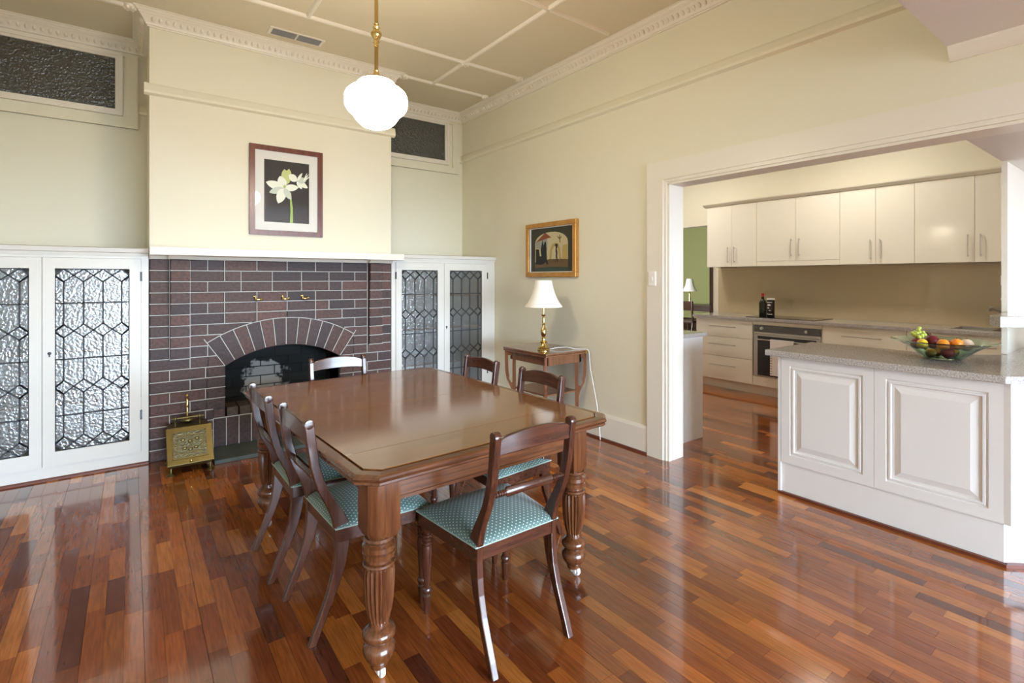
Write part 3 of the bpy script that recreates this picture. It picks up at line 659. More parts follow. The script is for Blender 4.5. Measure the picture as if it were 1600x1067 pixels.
# ------------------------------------------------------------------ dining chairs
def make_chair():
    t = thing('dining_chair', '', 'chair')
    prof = [(0, -.236, .030), (.05, -.216, .031), (.11, -.190, .033), (.18, -.160, .037), (.25, -.137, .044), (.31, -.125, .052), (.37, -.119, .059), (.42, -.121, .061), (.46, -.131, .055), (.50, -.149, .047), (.54, -.171, .041), (.58, -.192, .038), (.63, -.211, .036), (.69, -.226, .036), (.76, -.237, .036), (.81, -.243, .037), (.842, -.247, .038)]
    for sx in (-1, 1):
        p = MB(); rings = []; x = sx*.178
        for k, (z, y, dp) in enumerate(prof):
            h = dp/2; w = .0135; rings.append([(x-w, y-h, z), (x+w, y-h, z), (x+w, y+h, z), (x-w, y+h, z)])
        p.sweep(rings); post = p.build('rear_post', 'chair', t, world=False, bevel=.004)
        MB().lathe([(.012, -.0145), (.0185, -.013), (.0205, -.008), (.0205, .008), (.0185, .013), (.012, .0145)], 18, (x, -.247, .846), axis='x').build('scroll_top', 'chair', post, world=False, smooth=True)
        lp = [(.012, 0), (.0135, .02), (.017, .05), (.019, .075), (.014, .082), (.018, .088), (.021, .098), (.018, .108), (.013, .113), (.0145, .14), (.019, .21), (.0215, .26), (.020, .285), (.016, .289), (.0205, .294), (.0205, .300), (.016, .304), (.0205, .309), (.0205, .315), (.016, .319), (.0205, .324), (.0205, .33), (.016, .334), (.0215, .342), (.0225, .372)]
        MB().lathe(lp, 18, (sx*.203, .222, 0)).build('front_leg', 'chair', t, world=False, smooth=True)
    # seat frame (trapezoid) and stuffed cushion
    fr = MB(); o = [(-.192, -.145), (.192, -.145), (.232, .245), (-.232, .245)]; i_ = [(-.160, -.115), (.160, -.115), (.196, .213), (-.196, .213)]
    rings = []
    fr.sweep([[(*o[k], .368), (*o[k], .424), (*i_[k], .424), (*i_[k], .368)] for k in range(4)], closed=True)
    fr.build('seat_frame', 'chairx', t, world=False, bevel=.003)
    n = 22; c = MB(); uv = []
    def warp(s_): return s_
    for j in range(n+1):
        for k in range(n+1):
            s_, q = k/n*2-1, j/n*2-1
            # superellipse spacing crowds the rim so that the edge rolls over
            e = lambda a: math.copysign(1-(1-abs(a))**1.6, a)
            a, b = e(s_), e(q); hw = .192+(b+1)/2*.042+.003
            x = a*hw; y = .05+b*.199
            edge = (1-abs(a)**5)*(1-abs(b)**5); z = .422+.030*edge**.35+.028*(1-a*a)*(1-b*b) if edge > 0 else .422
            dr = .452+.028*(1-a*a)*(1-b*b)-z; c.v.append((x, y, z)); uv.append((x+math.copysign(dr*abs(a)**10, a), y+math.copysign(dr*abs(b)**10, b)))
    for j in range(n):
        for k in range(n): c.f.append([j*(n+1)+k, j*(n+1)+k+1, (j+1)*(n+1)+k+1, (j+1)*(n+1)+k]); c.m.append(0)
    co = c.build('seat_cushion', 'fabric', t, world=False, smooth=True)
    me = co.data; ul = me.uv_layers.new(name='UVMap')
    for lp in me.loops:
        ul.data[lp.index].uv = uv[lp.vertex_index]
    # piping along the cushion edge
    loop = [(-.197, -.150), (.197, -.150), (.237, .251), (-.237, .251), (-.197, -.150)]; pp = []
    for (a, b), (c2, d) in zip(loop, loop[1:]): pp += [(a+(c2-a)*u/6, b+(d-b)*u/6, .425) for u in range(6)]
    pp.append((*loop[0], .425)); MB().tube(pp, .0032, 6).build('piping', mat('piping_teal', (.32, .44, .40), .6) if 'piping_teal' not in bpy.data.materials else bpy.data.materials['piping_teal'], co, world=False, smooth=True)
    # crest rail, arched and bowed
    n = 16; rings = []
    for k in range(n+1):
        u = k/n*2-1; x = u*.168; y = -.244-.014*(1-u*u); zt = .838+.025*(1-abs(u)**2.2) - (.006 if abs(u) > .93 else 0); zb = .780+.008*(1-u*u)
        rings.append([(x, y-.009, zb), (x, y+.009, zb), (x, y+.004, zt), (x, y-.012, zt)])
    MB().sweep(rings).build('crest_rail', 'chairx', t, world=False, smooth=True, bevel=.003)
    # mid rail: ringed ends and an octagonal bar
    y, z = -.211, .627; rp = []
    for k in range(5): x0 = -.168+k*.011; rp += [(.0075, x0), (.0115, x0+.003), (.0115, x0+.007), (.0075, x0+.010)]
    m = MB().lathe(rp+[(.009, -.108)], 14, (0, y, z), axis='x').lathe([(r, -x) for r, x in (rp+[(.009, -.108)])][::-1], 14, (0, y, z), axis='x')
    R8 = lambda x, a, b: [(x, y+a*math.cos(PI/8+q*PI/4), z+b*math.sin(PI/8+q*PI/4)) for q in range(8)]
    m.sweep([R8(-.112, .010, .011), R8(-.104, .013, .019), R8(0, .013, .016), R8(.104, .013, .019), R8(.112, .010, .011)])
    m.build('mid_rail', 'chairx', t, world=False, smooth=True)
    return t
c0 = make_chair(); first = True
for x, y, a, lab in ((1.195, 1.707, 0, 'mahogany spot-seated dining chair at the table end facing the fireplace'),
                     (1.135, 3.275, 180, 'mahogany spot-seated dining chair at the table end with its back to the hearth'),
                     (.779, 2.200, -88, 'mahogany spot-seated dining chair on the scuttle side, further from the fireplace'),
                     (.747, 2.725, -89.5, 'mahogany spot-seated dining chair on the scuttle side, nearer the fireplace'),
                     (1.655, 2.27, 90, 'mahogany spot-seated dining chair on the lamp side, nearer the kitchen opening'),
                     (1.655, 2.90, 90, 'mahogany spot-seated dining chair on the lamp side, nearer the leadlight cupboard')):
    o = c0 if first else copy_tree(c0); first = False
    o.location = (x, y, 0); o.rotation_euler = (0, 0, math.radians(a)); o['label'] = lab; o['category'] = 'chair'; o['group'] = 'chairs around the dining table'

# ------------------------------------------------------------------ pendant lamp
PX, PY = 1.08, 2.70
pe = thing('pendant_lamp', 'lit opal schoolhouse pendant lamp on a brass rod above the table', 'lamp', (PX, PY, ZC))
pz = lambda v: CAM_H+(435-v)*2.81/798.2
MB().lathe([(.003, ZC), (.06, ZC), (.058, ZC-.015), (.03, ZC-.04), (.014, ZC-.06), (.010, ZC-.065)], 20, (PX, PY, 0)).build('ceiling_rose', 'brass', pe, smooth=True)
MB().lathe([(.0105, pz(37)), (.0105, ZC-.06)], 14, (PX, PY, 0)).lathe([(.0105, pz(113)), (.0105, pz(73))], 14, (PX, PY, 0)).build('rod', 'brass', pe, smooth=True)
MB().lathe([(.010, pz(74)), (.015, pz(72)), (.012, pz(69)), (.019, pz(66)), (.013, pz(62)), (.022, pz(59)), (.030, pz(54)), (.028, pz(51)), (.02, pz(48)), (.014, pz(46)), (.019, pz(43)), (.013, pz(40)), (.015, pz(38)), (.010, pz(36))], 20, (PX, PY, 0)).build('knop', 'brass', pe, smooth=True)
MB().lathe([(.082, pz(128.5)), (.083, pz(126)), (.07, pz(123.5)), (.035, pz(121.5)), (.020, pz(119)), (.017, pz(115)), (.013, pz(113)), (.016, pz(111)), (.011, pz(109))], 24, (PX, PY, 0)).build('fitter', 'brass', pe, smooth=True)
gp = [(.004, 201.5), (.04, 200.5), (.075, 197), (.10, 191), (.118, 184), (.125, 180), (.135, 178), (.152, 174), (.165, 168), (.169, 160), (.168, 152), (.16, 146), (.14, 140.5), (.115, 138), (.107, 136), (.101, 131), (.09, 128), (.078, 126.5)]
MB().lathe([(r, pz(v_)) for r, v_ in gp], 32, (PX, PY, 0)).build('globe', 'globe', pe, smooth=True)

# ------------------------------------------------------------------ coal scuttle
sc = thing('coal_scuttle', 'antique brass coal scuttle box with embossed sloping lid', 'coal scuttle', (.345, 4.5, 0))
MB().prism([(4.345, .05), (4.66, .05), (4.66, .295), (4.50, .295), (4.335, .075)], .215, .475, 'x').build('body', 'brassd', sc, bevel=.004)
def slope(a, t): return (4.325+.17*t, .070+.228*t)   # point on the lid plane
def lid(x0, x1, t0, t1, off, th):
    ny, nz = -.8, .6; (ya, za), (yb, zb) = slope(0, t0), slope(0, t1)
    return [(ya+ny*off, za+nz*off), (yb+ny*off, zb+nz*off), (yb+ny*(off-th), zb+nz*(off-th)), (ya+ny*(off-th), za+nz*(off-th))], x0, x1
l_ = MB(); P, a, b = lid(.2, .49, 0, 1, .006, .012); l_.prism(P, a, b, 'x'); lo = l_.build('lid', 'brassd', sc, bevel=.003)
P, a, b = lid(.235, .455, .14, .88, .0085, .006); MB().prism(P, a, b, 'x').build('embossed_panel', mat('embossed_brass', (.20, .19, .12), .45, .9, bump=(75, 1.0, 3)), lo, bevel=.002)
em = MB()
for t0, t1, x0, x1 in ((.14, .17, .235, .455), (.85, .88, .235, .455), (.14, .88, .235, .242), (.14, .88, .448, .455), (.27, .285, .262, .428), (.735, .75, .262, .428), (.27, .75, .262, .266), (.27, .75, .424, .428)):
    P, a, b = lid(x0, x1, t0, t1, .011, .004); em.prism(P, a, b, 'x')
for ux, ut in ((.345, .58), (.31, .40), (.38, .40), (.345, .36), (.30, .63), (.39, .63)):
    yy, zz = slope(0, ut); em.ball((ux, yy-.008, zz+.006), (.016, .006, .012), 10, 6)
em.build('relief', 'brassd', lo, smooth=True)
yy, zz = slope(0, .06); MB().ball((.345, yy-.014, zz+.010), .010, 12, 8).build('knob', 'brass', lo, smooth=True)
hd = MB()
for x in (.262, .418): hd.lathe([(.014, .293), (.008, .30), (.007, .335), (.012, .345), (.013, .358), (.008, .366)], 12, (x, 4.55, 0))
hd.tube([(.235, 4.55, .354), (.25, 4.55, .354), (.43, 4.55, .354), (.445, 4.55, .354)], [.006, .009, .009, .006]); hd.build('carry_handle', 'brassd', sc, smooth=True)
for x in (.225, .465):
    for y in (4.345, 4.645):
        MB().tube([(x, y+.012, .07), (x, y, .012)], .006).lathe([(.026, 0), (.027, .006), (.018, .012), (.008, .02)], 14, (x, y, 0)).build('foot', 'brassd', sc, smooth=True)
sv = thing('coal_scoop', 'small brass scoop with turned handle standing behind the scuttle lid', 'scoop', (.345, 4.63, .29))
MB().tube([(.345, 4.63, .315), (.345, 4.65, .36), (.345, 4.655, .42)], .006).lathe([(.006, .40), (.010, .41), (.007, .43), (.011, .46), (.008, .485), (.012, .495), (.006, .51)], 12, (.345, 4.656, 0)).build('handle', 'brass', sv, smooth=True)
MB().ball((.345, 4.625, .3165), (.045, .03, .022), 16, 8).build('bowl', 'brassd', sv, smooth=True)

# ------------------------------------------------------------------ side table and lamp
SX0, SX1, SY0, SY1 = 2.77, 3.272, 3.245, 3.86; sx, sy = (SX0+SX1)/2, (SY0+SY1)/2
st = thing('side_table', 'small mahogany fold-over side table with slotted legs against the wall', 'table', (sx, sy, 0))
MB().box(SX0, SX1, SY0, SY1, .751, .766).build('top_leaf', 'sidetop', st, bevel=.004)
MB().box(SX0+.002, SX1-.002, SY0+.002, SY1-.002, .734, .749).build('lower_leaf', 'sidewood', st, bevel=.004)
MB().box(SX1-.045, SX1-.005, SY0-.003, SY0+.004, .736, .764).build('hinge', 'brass', st)
MB().box(SX0+.05, SX1-.05, SY0+.05, SY0+.068, .655, .735).box(SX0+.05, SX1-.05, SY1-.068, SY1-.05, .655, .735).box(SX0+.05, SX0+.068, SY0+.05, SY1-.05, .655, .735).box(SX1-.068, SX1-.05, SY0+.05, SY1-.05, .655, .735).build('apron', 'sidewood', st)
HD = math.hypot(.251, .3075)
out = [(.275, 0), (.305, 0), (.307, .36), (.325, .41), (.358, .47), (.372, .54), (.375, .64), (.375, .735), (.275, .735)]
slot = [(.305, .47), (.312, .44), (.322, .435), (.335, .455), (.348, .50), (.352, .56), (.352, .67), (.347, .69), (.338, .697), (.328, .697), (.318, .69), (.312, .67)]
def leg_mesh(dirx, diry):
    d = Vector((dirx, diry)).normalized(); n = Vector((-d.y, d.x)); b = MB()
    pts = lambda r, z, o: (sx+d.x*r+n.x*o, sy+d.y*r+n.y*o, z)
    # inner stile, outer curved stile and bridging pieces leave a real slot
    zs = [0, .2, .36, .41, .435, .47, .5, .54, .58, .64, .67, .697, .735]
    def outer(z):
        for (r0, z0), (r1, z1) in zip(out[1:-1], out[2:-1]):
            if z0 <= z <= z1: return r0+(r1-r0)*(z-z0)/(z1-z0) if z1 > z0 else r1
        return .375
    def rib(zl, zh, f0, f1):
        ring = lambda z: [pts(f0(z), z, -.011), pts(f1(z), z, -.011), pts(f1(z), z, .011), pts(f0(z), z, .011)]
        k = 8; b.sweep([ring(zl+(zh-zl)*q/k) for q in range(k+1)])
    rib(0, .437, lambda z: .275, outer); rib(.437, .69, lambda z: .275, lambda z: .303); rib(.437, .69, lambda z: outer(z)-.026 if z > .47 else outer(z)-.018, outer); rib(.69, .735, lambda z: .275, outer)
    return b
for ax, ay in ((1, 1), (1, -1), (-1, 1), (-1, -1)): leg_mesh(ax*.251, ay*.3075).build('leg', 'sidewood', st)
MB().prism([(sx-.19, sy-.10), (sx-.05, sy-.24), (sx+.05, sy-.24), (sx+.19, sy-.10), (sx+.19, sy+.10), (sx+.05, sy+.24), (sx-.05, sy+.24), (sx-.19, sy+.10)], .385, .401, 'z').box(sx-.185, sx+.185, sy-.225, sy+.225, .386, .400).build('lower_shelf', 'sidewood', st, bevel=.003)
lx_, ly_ = 2.925, 3.46
la = thing('table_lamp', 'brass candlestick lamp with white bell shade on the side table', 'lamp', (lx_, ly_, .766))
MB().lathe([(.056, .766), (.057, .774), (.05, .780), (.052, .788), (.04, .797), (.030, .812), (.026, .830), (.030, .836), (.034, .842), (.028, .848), (.016, .854), (.014, .868), (.02, .876), (.014, .884), (.018, .893), (.026, .91), (.029, .93), (.025, .952), (.014, .972), (.011, .99), (.015, .996), (.010, 1.005), (.013, 1.02), (.009, 1.04), (.012, 1.055), (.008, 1.062), (.022, 1.075), (.023, 1.079), (.008, 1.083), (.008, 1.15)], 24, (lx_, ly_, 0)).build('stem', 'brass', la, smooth=True)
so = [(.166, 1.148), (.164, 1.156), (.142, 1.185), (.122, 1.22), (.103, 1.265), (.087, 1.315), (.077, 1.36), (.074, 1.383)]
MB().lathe(so+[(r-.003, z) for r, z in so[::-1]], 32, (lx_, ly_, 0), cap=False).build('shade', 'shade', la, smooth=True)
MB().tube([(lx_, ly_, 1.15), (lx_, ly_, 1.24)], .014).ball((lx_, ly_, 1.27), .03).build('bulb', 'plastic', la, smooth=True)
MB().tube([(2.975, 3.44, .772), (3.05, 3.40, .786), (3.12, 3.37, .788), (3.18, 3.33, .7715), (3.225, 3.275, .770), (3.243, 3.25, .7705), (3.252, 3.236, .766), (3.262, 3.232, .74), (3.27, 3.225, .60), (3.276, 3.19, .45), (3.274, 3.15, .30), (3.266, 3.11, .12), (3.255, 3.09, .004)], .0026, 8).build('cord', 'plastic', la, smooth=True)

# ------------------------------------------------------------------ pictures
fpz = thing('flower_picture', 'framed print of a white lily on black above the mantel', 'picture', (1.089, YC, 1.77))
def frame4(b, x0, x1, z0, z1, w, y0, y1):
    b.prism([(x0, z0), (x1, z0), (x1-w, z0+w), (x0+w, z0+w)], y0, y1, 'y'); b.prism([(x0, z1), (x0+w, z1-w), (x1-w, z1-w), (x1, z1)], y0, y1, 'y')
    b.prism([(x0, z0), (x0+w, z0+w), (x0+w, z1-w), (x0, z1)], y0, y1, 'y'); b.prism([(x1, z0), (x1, z1), (x1-w, z1-w), (x1-w, z0+w)], y0, y1, 'y'); return b
a0, a1, b0, b1 = .79, 1.388, 1.77, 2.534
frame4(MB(), a0, a1, b0, b1, .043, YC-.026, YC).build('frame', 'redframe', fpz)
pp = M['canvas'].copy(); pp.node_tree.nodes['Principled BSDF'].inputs['Coat Weight'].default_value = 1; pp.node_tree.nodes['Principled BSDF'].inputs['Coat Roughness'].default_value = .01
frame4(MB(), a0+.04, a1-.04, b0+.04, b1-.04, .075, YC-.011, YC-.004).build('mount', pp, fpz)
def gl(k):
    m = M[k].copy(); m.node_tree.nodes['Principled BSDF'].inputs['Coat Weight'].default_value = 1; m.node_tree.nodes['Principled BSDF'].inputs['Coat Roughness'].default_value = .01; return m
fm = [gl('picglass'), gl('petal'), gl('petal2'), gl('stem'), gl('bud')]
A = MB(); px0, px1, pz0, pz1 = a0+.113, a1-.113, b0+.113, b1-.113
A.face([(px0, YC-.008, pz0), (px1, YC-.008, pz0), (px1, YC-.008, pz1), (px0, YC-.008, pz1)], 0)
def art(pts, mi, lay): A.face([(px0+(px1-px0)*u, YC-.0082-.0003*lay, pz0+(pz1-pz0)*w) for u, w in pts], mi)
def leaf(c, ang, L, wd, mi, lay):
    ca, sa = math.cos(ang), math.sin(ang); P = []
    for k in range(9): t = k/8; P.append((t*L, wd*(math.sin(PI*t**.9)**.7 if 0 < t < 1 else .18 if t == 0 else 0)))
    for k in range(7, 0, -1): t = k/8; P.append((t*L, -wd*math.sin(PI*t**.9)**.7))
    art([(c[0]+(ca*a-sa*b), c[1]+(sa*a+ca*b)*.75) for a, b in P], mi, lay)
art([(.56, 0), (.63, 0), (.625, .25), (.60, .38), (.59, .50), (.55, .50), (.565, .36), (.575, .2)], 3, 1)
leaf((.50, .62), 1.75, .34, .10, 4, 1); leaf((.52, .66), 1.5, .30, .07, 4, 2)
for an, L, w_, mi in ((2.9, .40, .09, 1), (3.5, .34, .07, 2), (4.35, .36, .10, 1), (5.3, .28, .07, 2), (.15, .33, .075, 1), (1.9, .27, .10, 1)): leaf((.43, .56), an, L, w_, mi, 3+an*.4)
for an, L, w_, mi in ((2.6, .22, .08, 1), (.2, .22, .07, 2), (-.5, .28, .06, 1), (-1.0, .20, .05, 1), (1.0, .22, .03, 1)): leaf((.72, .70), an, L, w_, mi, 6+an*.3)
for an in (.7, .95, 1.15): leaf((.86, .70), an, .22, .012, 1, 8+an)
art([(.43+.07*math.cos(k*PI/5), .56+.055*math.sin(k*PI/5)) for k in range(10)], 4, 2); leaf((.43, .56), 1.2, .08, .03, 3, 7)
A.build('print', fm, fpz)

wp = thing('arch_painting', 'gilt framed dark painting of figures before an archway on the side wall', 'picture', (XB, 3.768, 1.415))
q0, q1, r0, r1 = 3.40, 4.137, 1.415, 1.95    # Y range, Z range; viewer sees +Y on the near side of the picture's own left
g = MB()
for (ya, yb, za, zb) in ((q0, q1, r0, r0+.045), (q0, q1, r1-.045, r1), (q0, q0+.045, r0+.045, r1-.045), (q1-.045, q1, r0+.045, r1-.045)): g.box(XB-.045, XB, ya, yb, za, zb)
g.build('frame', 'gold', wp, bevel=.004)
frs = MB()
for (ya, yb, za, zb) in ((q0+.045, q1-.045, r0+.045, r0+.053), (q0+.045, q1-.045, r1-.053, r1-.045), (q0+.045, q0+.053, r0+.053, r1-.053), (q1-.053, q1-.045, r0+.053, r1-.053)): frs.box(XB-.026, XB-.004, ya, yb, za, zb)
frs.build('slip', 'canvas', wp)
B = MB(); pk = ['ptdark', 'ptcream', 'ptblack', 'ptred', 'ptground', 'ptochre', 'ptgrey', 'ptgreen']
def pa(pts, mi, lay): B.face([(XB-.012-.0004*lay, q1-.053-(q1-q0-.106)*u, r0+.053+(r1-r0-.106)*w) for u, w in pts], mi)
pa([(0, 0), (1, 0), (1, 1), (0, 1)], 0, 0)
arch = [(.10, .13), (.87, .13)]+[(.485+.385*math.cos(t*PI/12), .66+.245*math.sin(t*PI/12)) for t in range(13)]
pa(arch, 1, 1); pa([(.10, .03), (.88, .03), (.87, .27), (.55, .30), (.10, .22)], 4, 2); pa([(.1, .0), (.9, 0), (.88, .09), (.5, .11), (.1, .08)], 7, 3)
pa([(.11, .68), (.35, .90), (.50, .77), (.44, .77), (.33, .74), (.20, .71)], 3, 2); pa([(.12, .68), (.40, .76), (.40, .5), (.12, .55)], 6, 2)
pa([(.45, .28), (.47, .52), (.52, .62), (.58, .65), (.66, .62), (.70, .5), (.72, .28)], 5, 3); pa([(.50, .28), (.52, .50), (.59, .58), (.65, .52), (.68, .28)], 1, 4); pa([(.74, .3), (.86, .26), (.86, .6), (.75, .58)], 5, 3)
pa([(.12, .18), (.12, .53), (.20, .52), (.22, .36), (.26, .36), (.24, .5), (.29, .74), (.31, .60), (.345, .69), (.37, .68), (.385, .5), (.39, .3), (.43, .16), (.40, .16), (.36, .22), (.3, .17), (.22, .16)], 2, 5)
pa([(.585, .20), (.60, .22), (.605, .34), (.63, .22), (.65, .21), (.635, .34), (.64, .44), (.625, .50), (.65, .58), (.64, .62), (.60, .625), (.575, .59), (.60, .56), (.595, .48), (.605, .40)], 2, 5)
pa([(.69, .64), (.705, .64), (.70, .72), (.76, .80), (.705, .76), (.69, .84), (.68, .76), (.62, .80), (.68, .72)], 4, 5)
B.build('canvas', pk, wp)

# ------------------------------------------------------------------ switch
sw = thing('light_switch', 'white wall switch on the opening architrave', 'switch', (XB-.022, 2.556, 1.4))
MB().box(XB-.031, XB-.02, 2.522, 2.59, 1.342, 1.455).build('plate', 'plastic', sw, bevel=.003); MB().box(XB-.036, XB-.030, 2.548, 2.564, 1.385, 1.412).build('rocker', 'plastic', sw, bevel=.001)

# ------------------------------------------------------------------ peninsula
pn = thing('kitchen_peninsula', 'white kitchen peninsula cabinet with raised panels and angled return', 'cabinet', (3.7, 1.0, 0))
XP = 3.40; AX, AY = .77, -.638
c0_ = (XP, .56); c1_ = (XP+1.35*AX, .56+1.35*AY)
body = [(XP+.02, 1.638), (XP+.02, .57), (c1_[0]+.01, c1_[1]+.02), (5.2, c1_[1]+.02), (5.2, .70), (4.3, .70), (4.0, .95), (4.0, 1.638)]
MB().prism(body, 0, .893, 'z').build('carcass', 'cool', pn)
def raised(b, M4, w, h, t=.02):    # panel in local (u,w) plane, out = +n
    loops = []
    for ins, d in ((0, 0), (0, t), (.055, t), (.058, t-.007), (.066, t-.007), (.069, t-.001), (.078, t-.001), (.082, t-.009), (.094, t-.009), (.125, t-.001)):
        loops.append([M4(u, z, d) for u, z in ((ins, ins), (w-ins, ins), (w-ins, h-ins), (ins, h-ins))])
    i = len(b.v)
    for l in loops: b.v += l
    for j in range(len(loops)-1):
        for k in range(4): b.f.append([i+j*4+k, i+j*4+(k+1) % 4, i+(j+1)*4+(k+1) % 4, i+(j+1)*4+k]); b.m.append(0)
    b.f.append([i+(len(loops)-1)*4+k for k in range(4)]); b.m.append(0); b.f.append([i+k for k in range(4)][::-1]); b.m.append(0)
ym = 1.104
for ya, yb in ((ym+.001, 1.625), (.563, ym-.001)):
    b = MB(); raised(b, lambda u, z, d, yb=yb: (XP+.02-d, yb-u, .205+z), yb-ya, .686); b.build('raised_panel', 'cool', pn)
for k in range(2):
    b = MB(); o_ = k*.66
    raised(b, lambda u, z, d: (c0_[0]+AX*(u+o_+.012)-AY*0+(.638*-1)*d*1+.638*.02*0, c0_[1]+AY*(u+o_+.012)-.77*d, .205+z), .64, .686, .02); b.build('raised_panel', 'cool', pn)
MB().prism([(3.40, .5635), (3.3965, .537), (3.409, .551), (3.42, .572)], .205, .893, 'z').build('corner_post', 'cool', pn)
MB().box(XP, XP+.03, 1.628, 1.645, 0, .893).build('end_strip', 'cool', pn)
kb = MB().box(XP+.012, XP+.02, .565, 1.628, 0, .205); kb.prism([(XP+.012, .566), (XP+.02, .57), (c1_[0], c1_[1]), (c1_[0]-.012, c1_[1]-.006)], 0, .205, 'z'); kb.build('plinth', 'cool', pn)
qb = MB().box(XP-.012, XP+.01, .552, 1.64, 0, .016); qb.prism([(XP-.012, .552), (XP+.01, .566), (c1_[0], c1_[1]), (c1_[0]-.02, c1_[1]-.016)], 0, .016, 'z'); qb.build('floor_bead', 'red', pn)
bp = [(3.357, 1.71), (3.357, .55), (3.357+1.38*AX, .55+1.38*AY), (5.3, .55+1.38*AY), (5.3, .712), (4.3, .712), (4.04, .95), (4.04, 1.71)]
tag(MB().prism(bp, .8935, .930, 'z').build('peninsula_benchtop', 'stone', bevel=.003), 'speckled stone benchtop on the panelled peninsula carrying the fruit bowl', 'benchtop')
# raised bar shelf on the return
bx_, by_ = 3.75, .636
bar = thing('raised_bar', 'thick speckled stone bar shelf raised above the peninsula return', 'shelf', (4.3, .3, .93))
MB().prism([(bx_, by_), (bx_+1.3*AX, by_+1.3*AY), (bx_+1.3*AX+.35, by_+1.3*AY+.25), (4.36, .70), (bx_+.10, by_+.06)], 1.135, 1.195, 'z').build('slab', 'stone', bar, bevel=.003)
MB().prism([(4.30, .28), (4.75, -.10), (4.86, .02), (4.42, .40)], .93, 1.135, 'z').build('support', 'nib', bar)
tag(MB().ball((4.02, .50, 1.2127), (.035, .025, .018), 14, 8).tube([(4.05, .49, 1.212), (4.064, .485, 1.212)], .006).build('lemon', 'lemon', smooth=True), 'yellow lemon lying on the raised stone bar shelf', 'lemon')

# fruit bowl
BX, BY, BZ = 3.80, .89, .930
bo = [(.02, .002), (.085, .002), (.093, .006), (.112, .025), (.15, .058), (.19, .084), (.226, .100), (.248, .106)]
bi = [(.247, .111), (.226, .106), (.19, .091), (.15, .066), (.112, .034), (.090, .014), (.02, .010)]
tag(MB().lathe([(r, z) for r, z in bo+bi], 48, (BX, BY, BZ)).build('fruit_bowl', 'bowl', smooth=True), 'wide flared green glass bowl full of fruit on the benchtop', 'bowl')
LAID = []
BIN = []
for (r0_, z0_), (r1_, z1_) in zip(bi, bi[1:]): BIN += [(r0_+(r1_-r0_)*k/12, z0_+(z1_-z0_)*k/12) for k in range(13)]
def settle(s, t, r):      # s across the view, t away from it: lowest height clear of the glass and of the fruit already laid
    x, y = s*.802+t*.597, -s*.597+t*.802; rho = math.hypot(x, y)
    z = max([zz+math.sqrt(r*r-(rho-rr)**2) for rr, zz in BIN if abs(rho-rr) < r]+[.010+r])
    for a, b, c, q in LAID:
        d2 = (a-x)**2+(b-y)**2
        if d2 < (r+q)**2: z = max(z, c+math.sqrt((r+q)**2-d2))
    return x, y, z-.0004
def fruit(name, m, s, t, r, label, group=None, stalk=None):
    x, y, z = settle(s, t, r); LAID.append((x, y, z, r))
    o = thing(name, label, 'fruit', (BX+x, BY+y, BZ+z), 0, group); MB().ball((BX+x, BY+y, BZ+z), r, 18, 11).build('flesh', m, o, smooth=True)
    if stalk == 'crown':
        c = MB()
        for k in range(6): a = k*PI/3; c.tube([(BX+x-.008, BY+y+.006, BZ+z+r-.006), (BX+x-.016+.012*math.cos(a), BY+y+.012+.012*math.sin(a), BZ+z+r+.016)], [.007, .002], 6)
        c.build('crown', 'leafy', o)
    elif stalk == 'side': MB().tube([(BX+x-.597*(r-.003), BY+y-.802*(r-.003), BZ+z), (BX+x-.597*(r+.005), BY+y-.802*(r+.005), BZ+z)], .003, 6).build('stalk', 'leafy', o)
    else: MB().tube([(BX+x, BY+y, BZ+z+r-.003), (BX+x+.003, BY+y, BZ+z+r+.006)], .003, 6).build('stalk', 'leafy', o)
LEMON = ('yellow lemon heaped in the green glass bowl', 'lemons in the fruit bowl'); ORANGE = ('bright orange fruit in the middle of the glass bowl', 'oranges in the fruit bowl')
fruit('red_onion', 'apple', 0, -.036, .034, 'purple-red fruit at the bottom of the glass bowl')
for s_, t_ in ((0, .040), (-.068, .002), (.068, .002)): fruit('lemon', 'lemon', s_, t_, .027, *LEMON, 'side')
fruit('plum', 'pome', -.122, .040, .030, 'dark red plum beside the grapes in the glass bowl')
fruit('lemon', 'lemon', -.140, -.026, .027, *LEMON)
fruit('pomegranate', 'pome', -.020, .050, .036, 'large dark red pomegranate with crown heaped in the glass bowl', None, 'crown')
for s_, t_ in ((-.040, -.050), (.030, -.060)): fruit('orange', 'orange', s_, t_, .030, *ORANGE)
fruit('lemon', 'lemon', .042, .048, .025, *LEMON)
fruit('peach', 'peach', .118, -.024, .034, 'pale cream and pink peach in the glass bowl')
fruit('apple', 'apple', .105, .046, .031, 'red apple beside the pale peach in the glass bowl')
gx, gy, gz = settle(-.062, .05, .011)
gt = thing('grape_bunch', 'bunch of green grapes lying in the glass bowl', 'grapes', (BX+gx, BY+gy, BZ+gz))
for k in range(16):
    x, y, z = settle(-.114+.015*(k % 4)+random.uniform(-.003, .003), .028+.017*(k//4)+random.uniform(-.003, .003), .011); LAID.append((x, y, z, .0065))
    MB().ball((BX+x, BY+y, BZ+z), .011, 10, 7).build('grape', 'grape', gt, smooth=True)

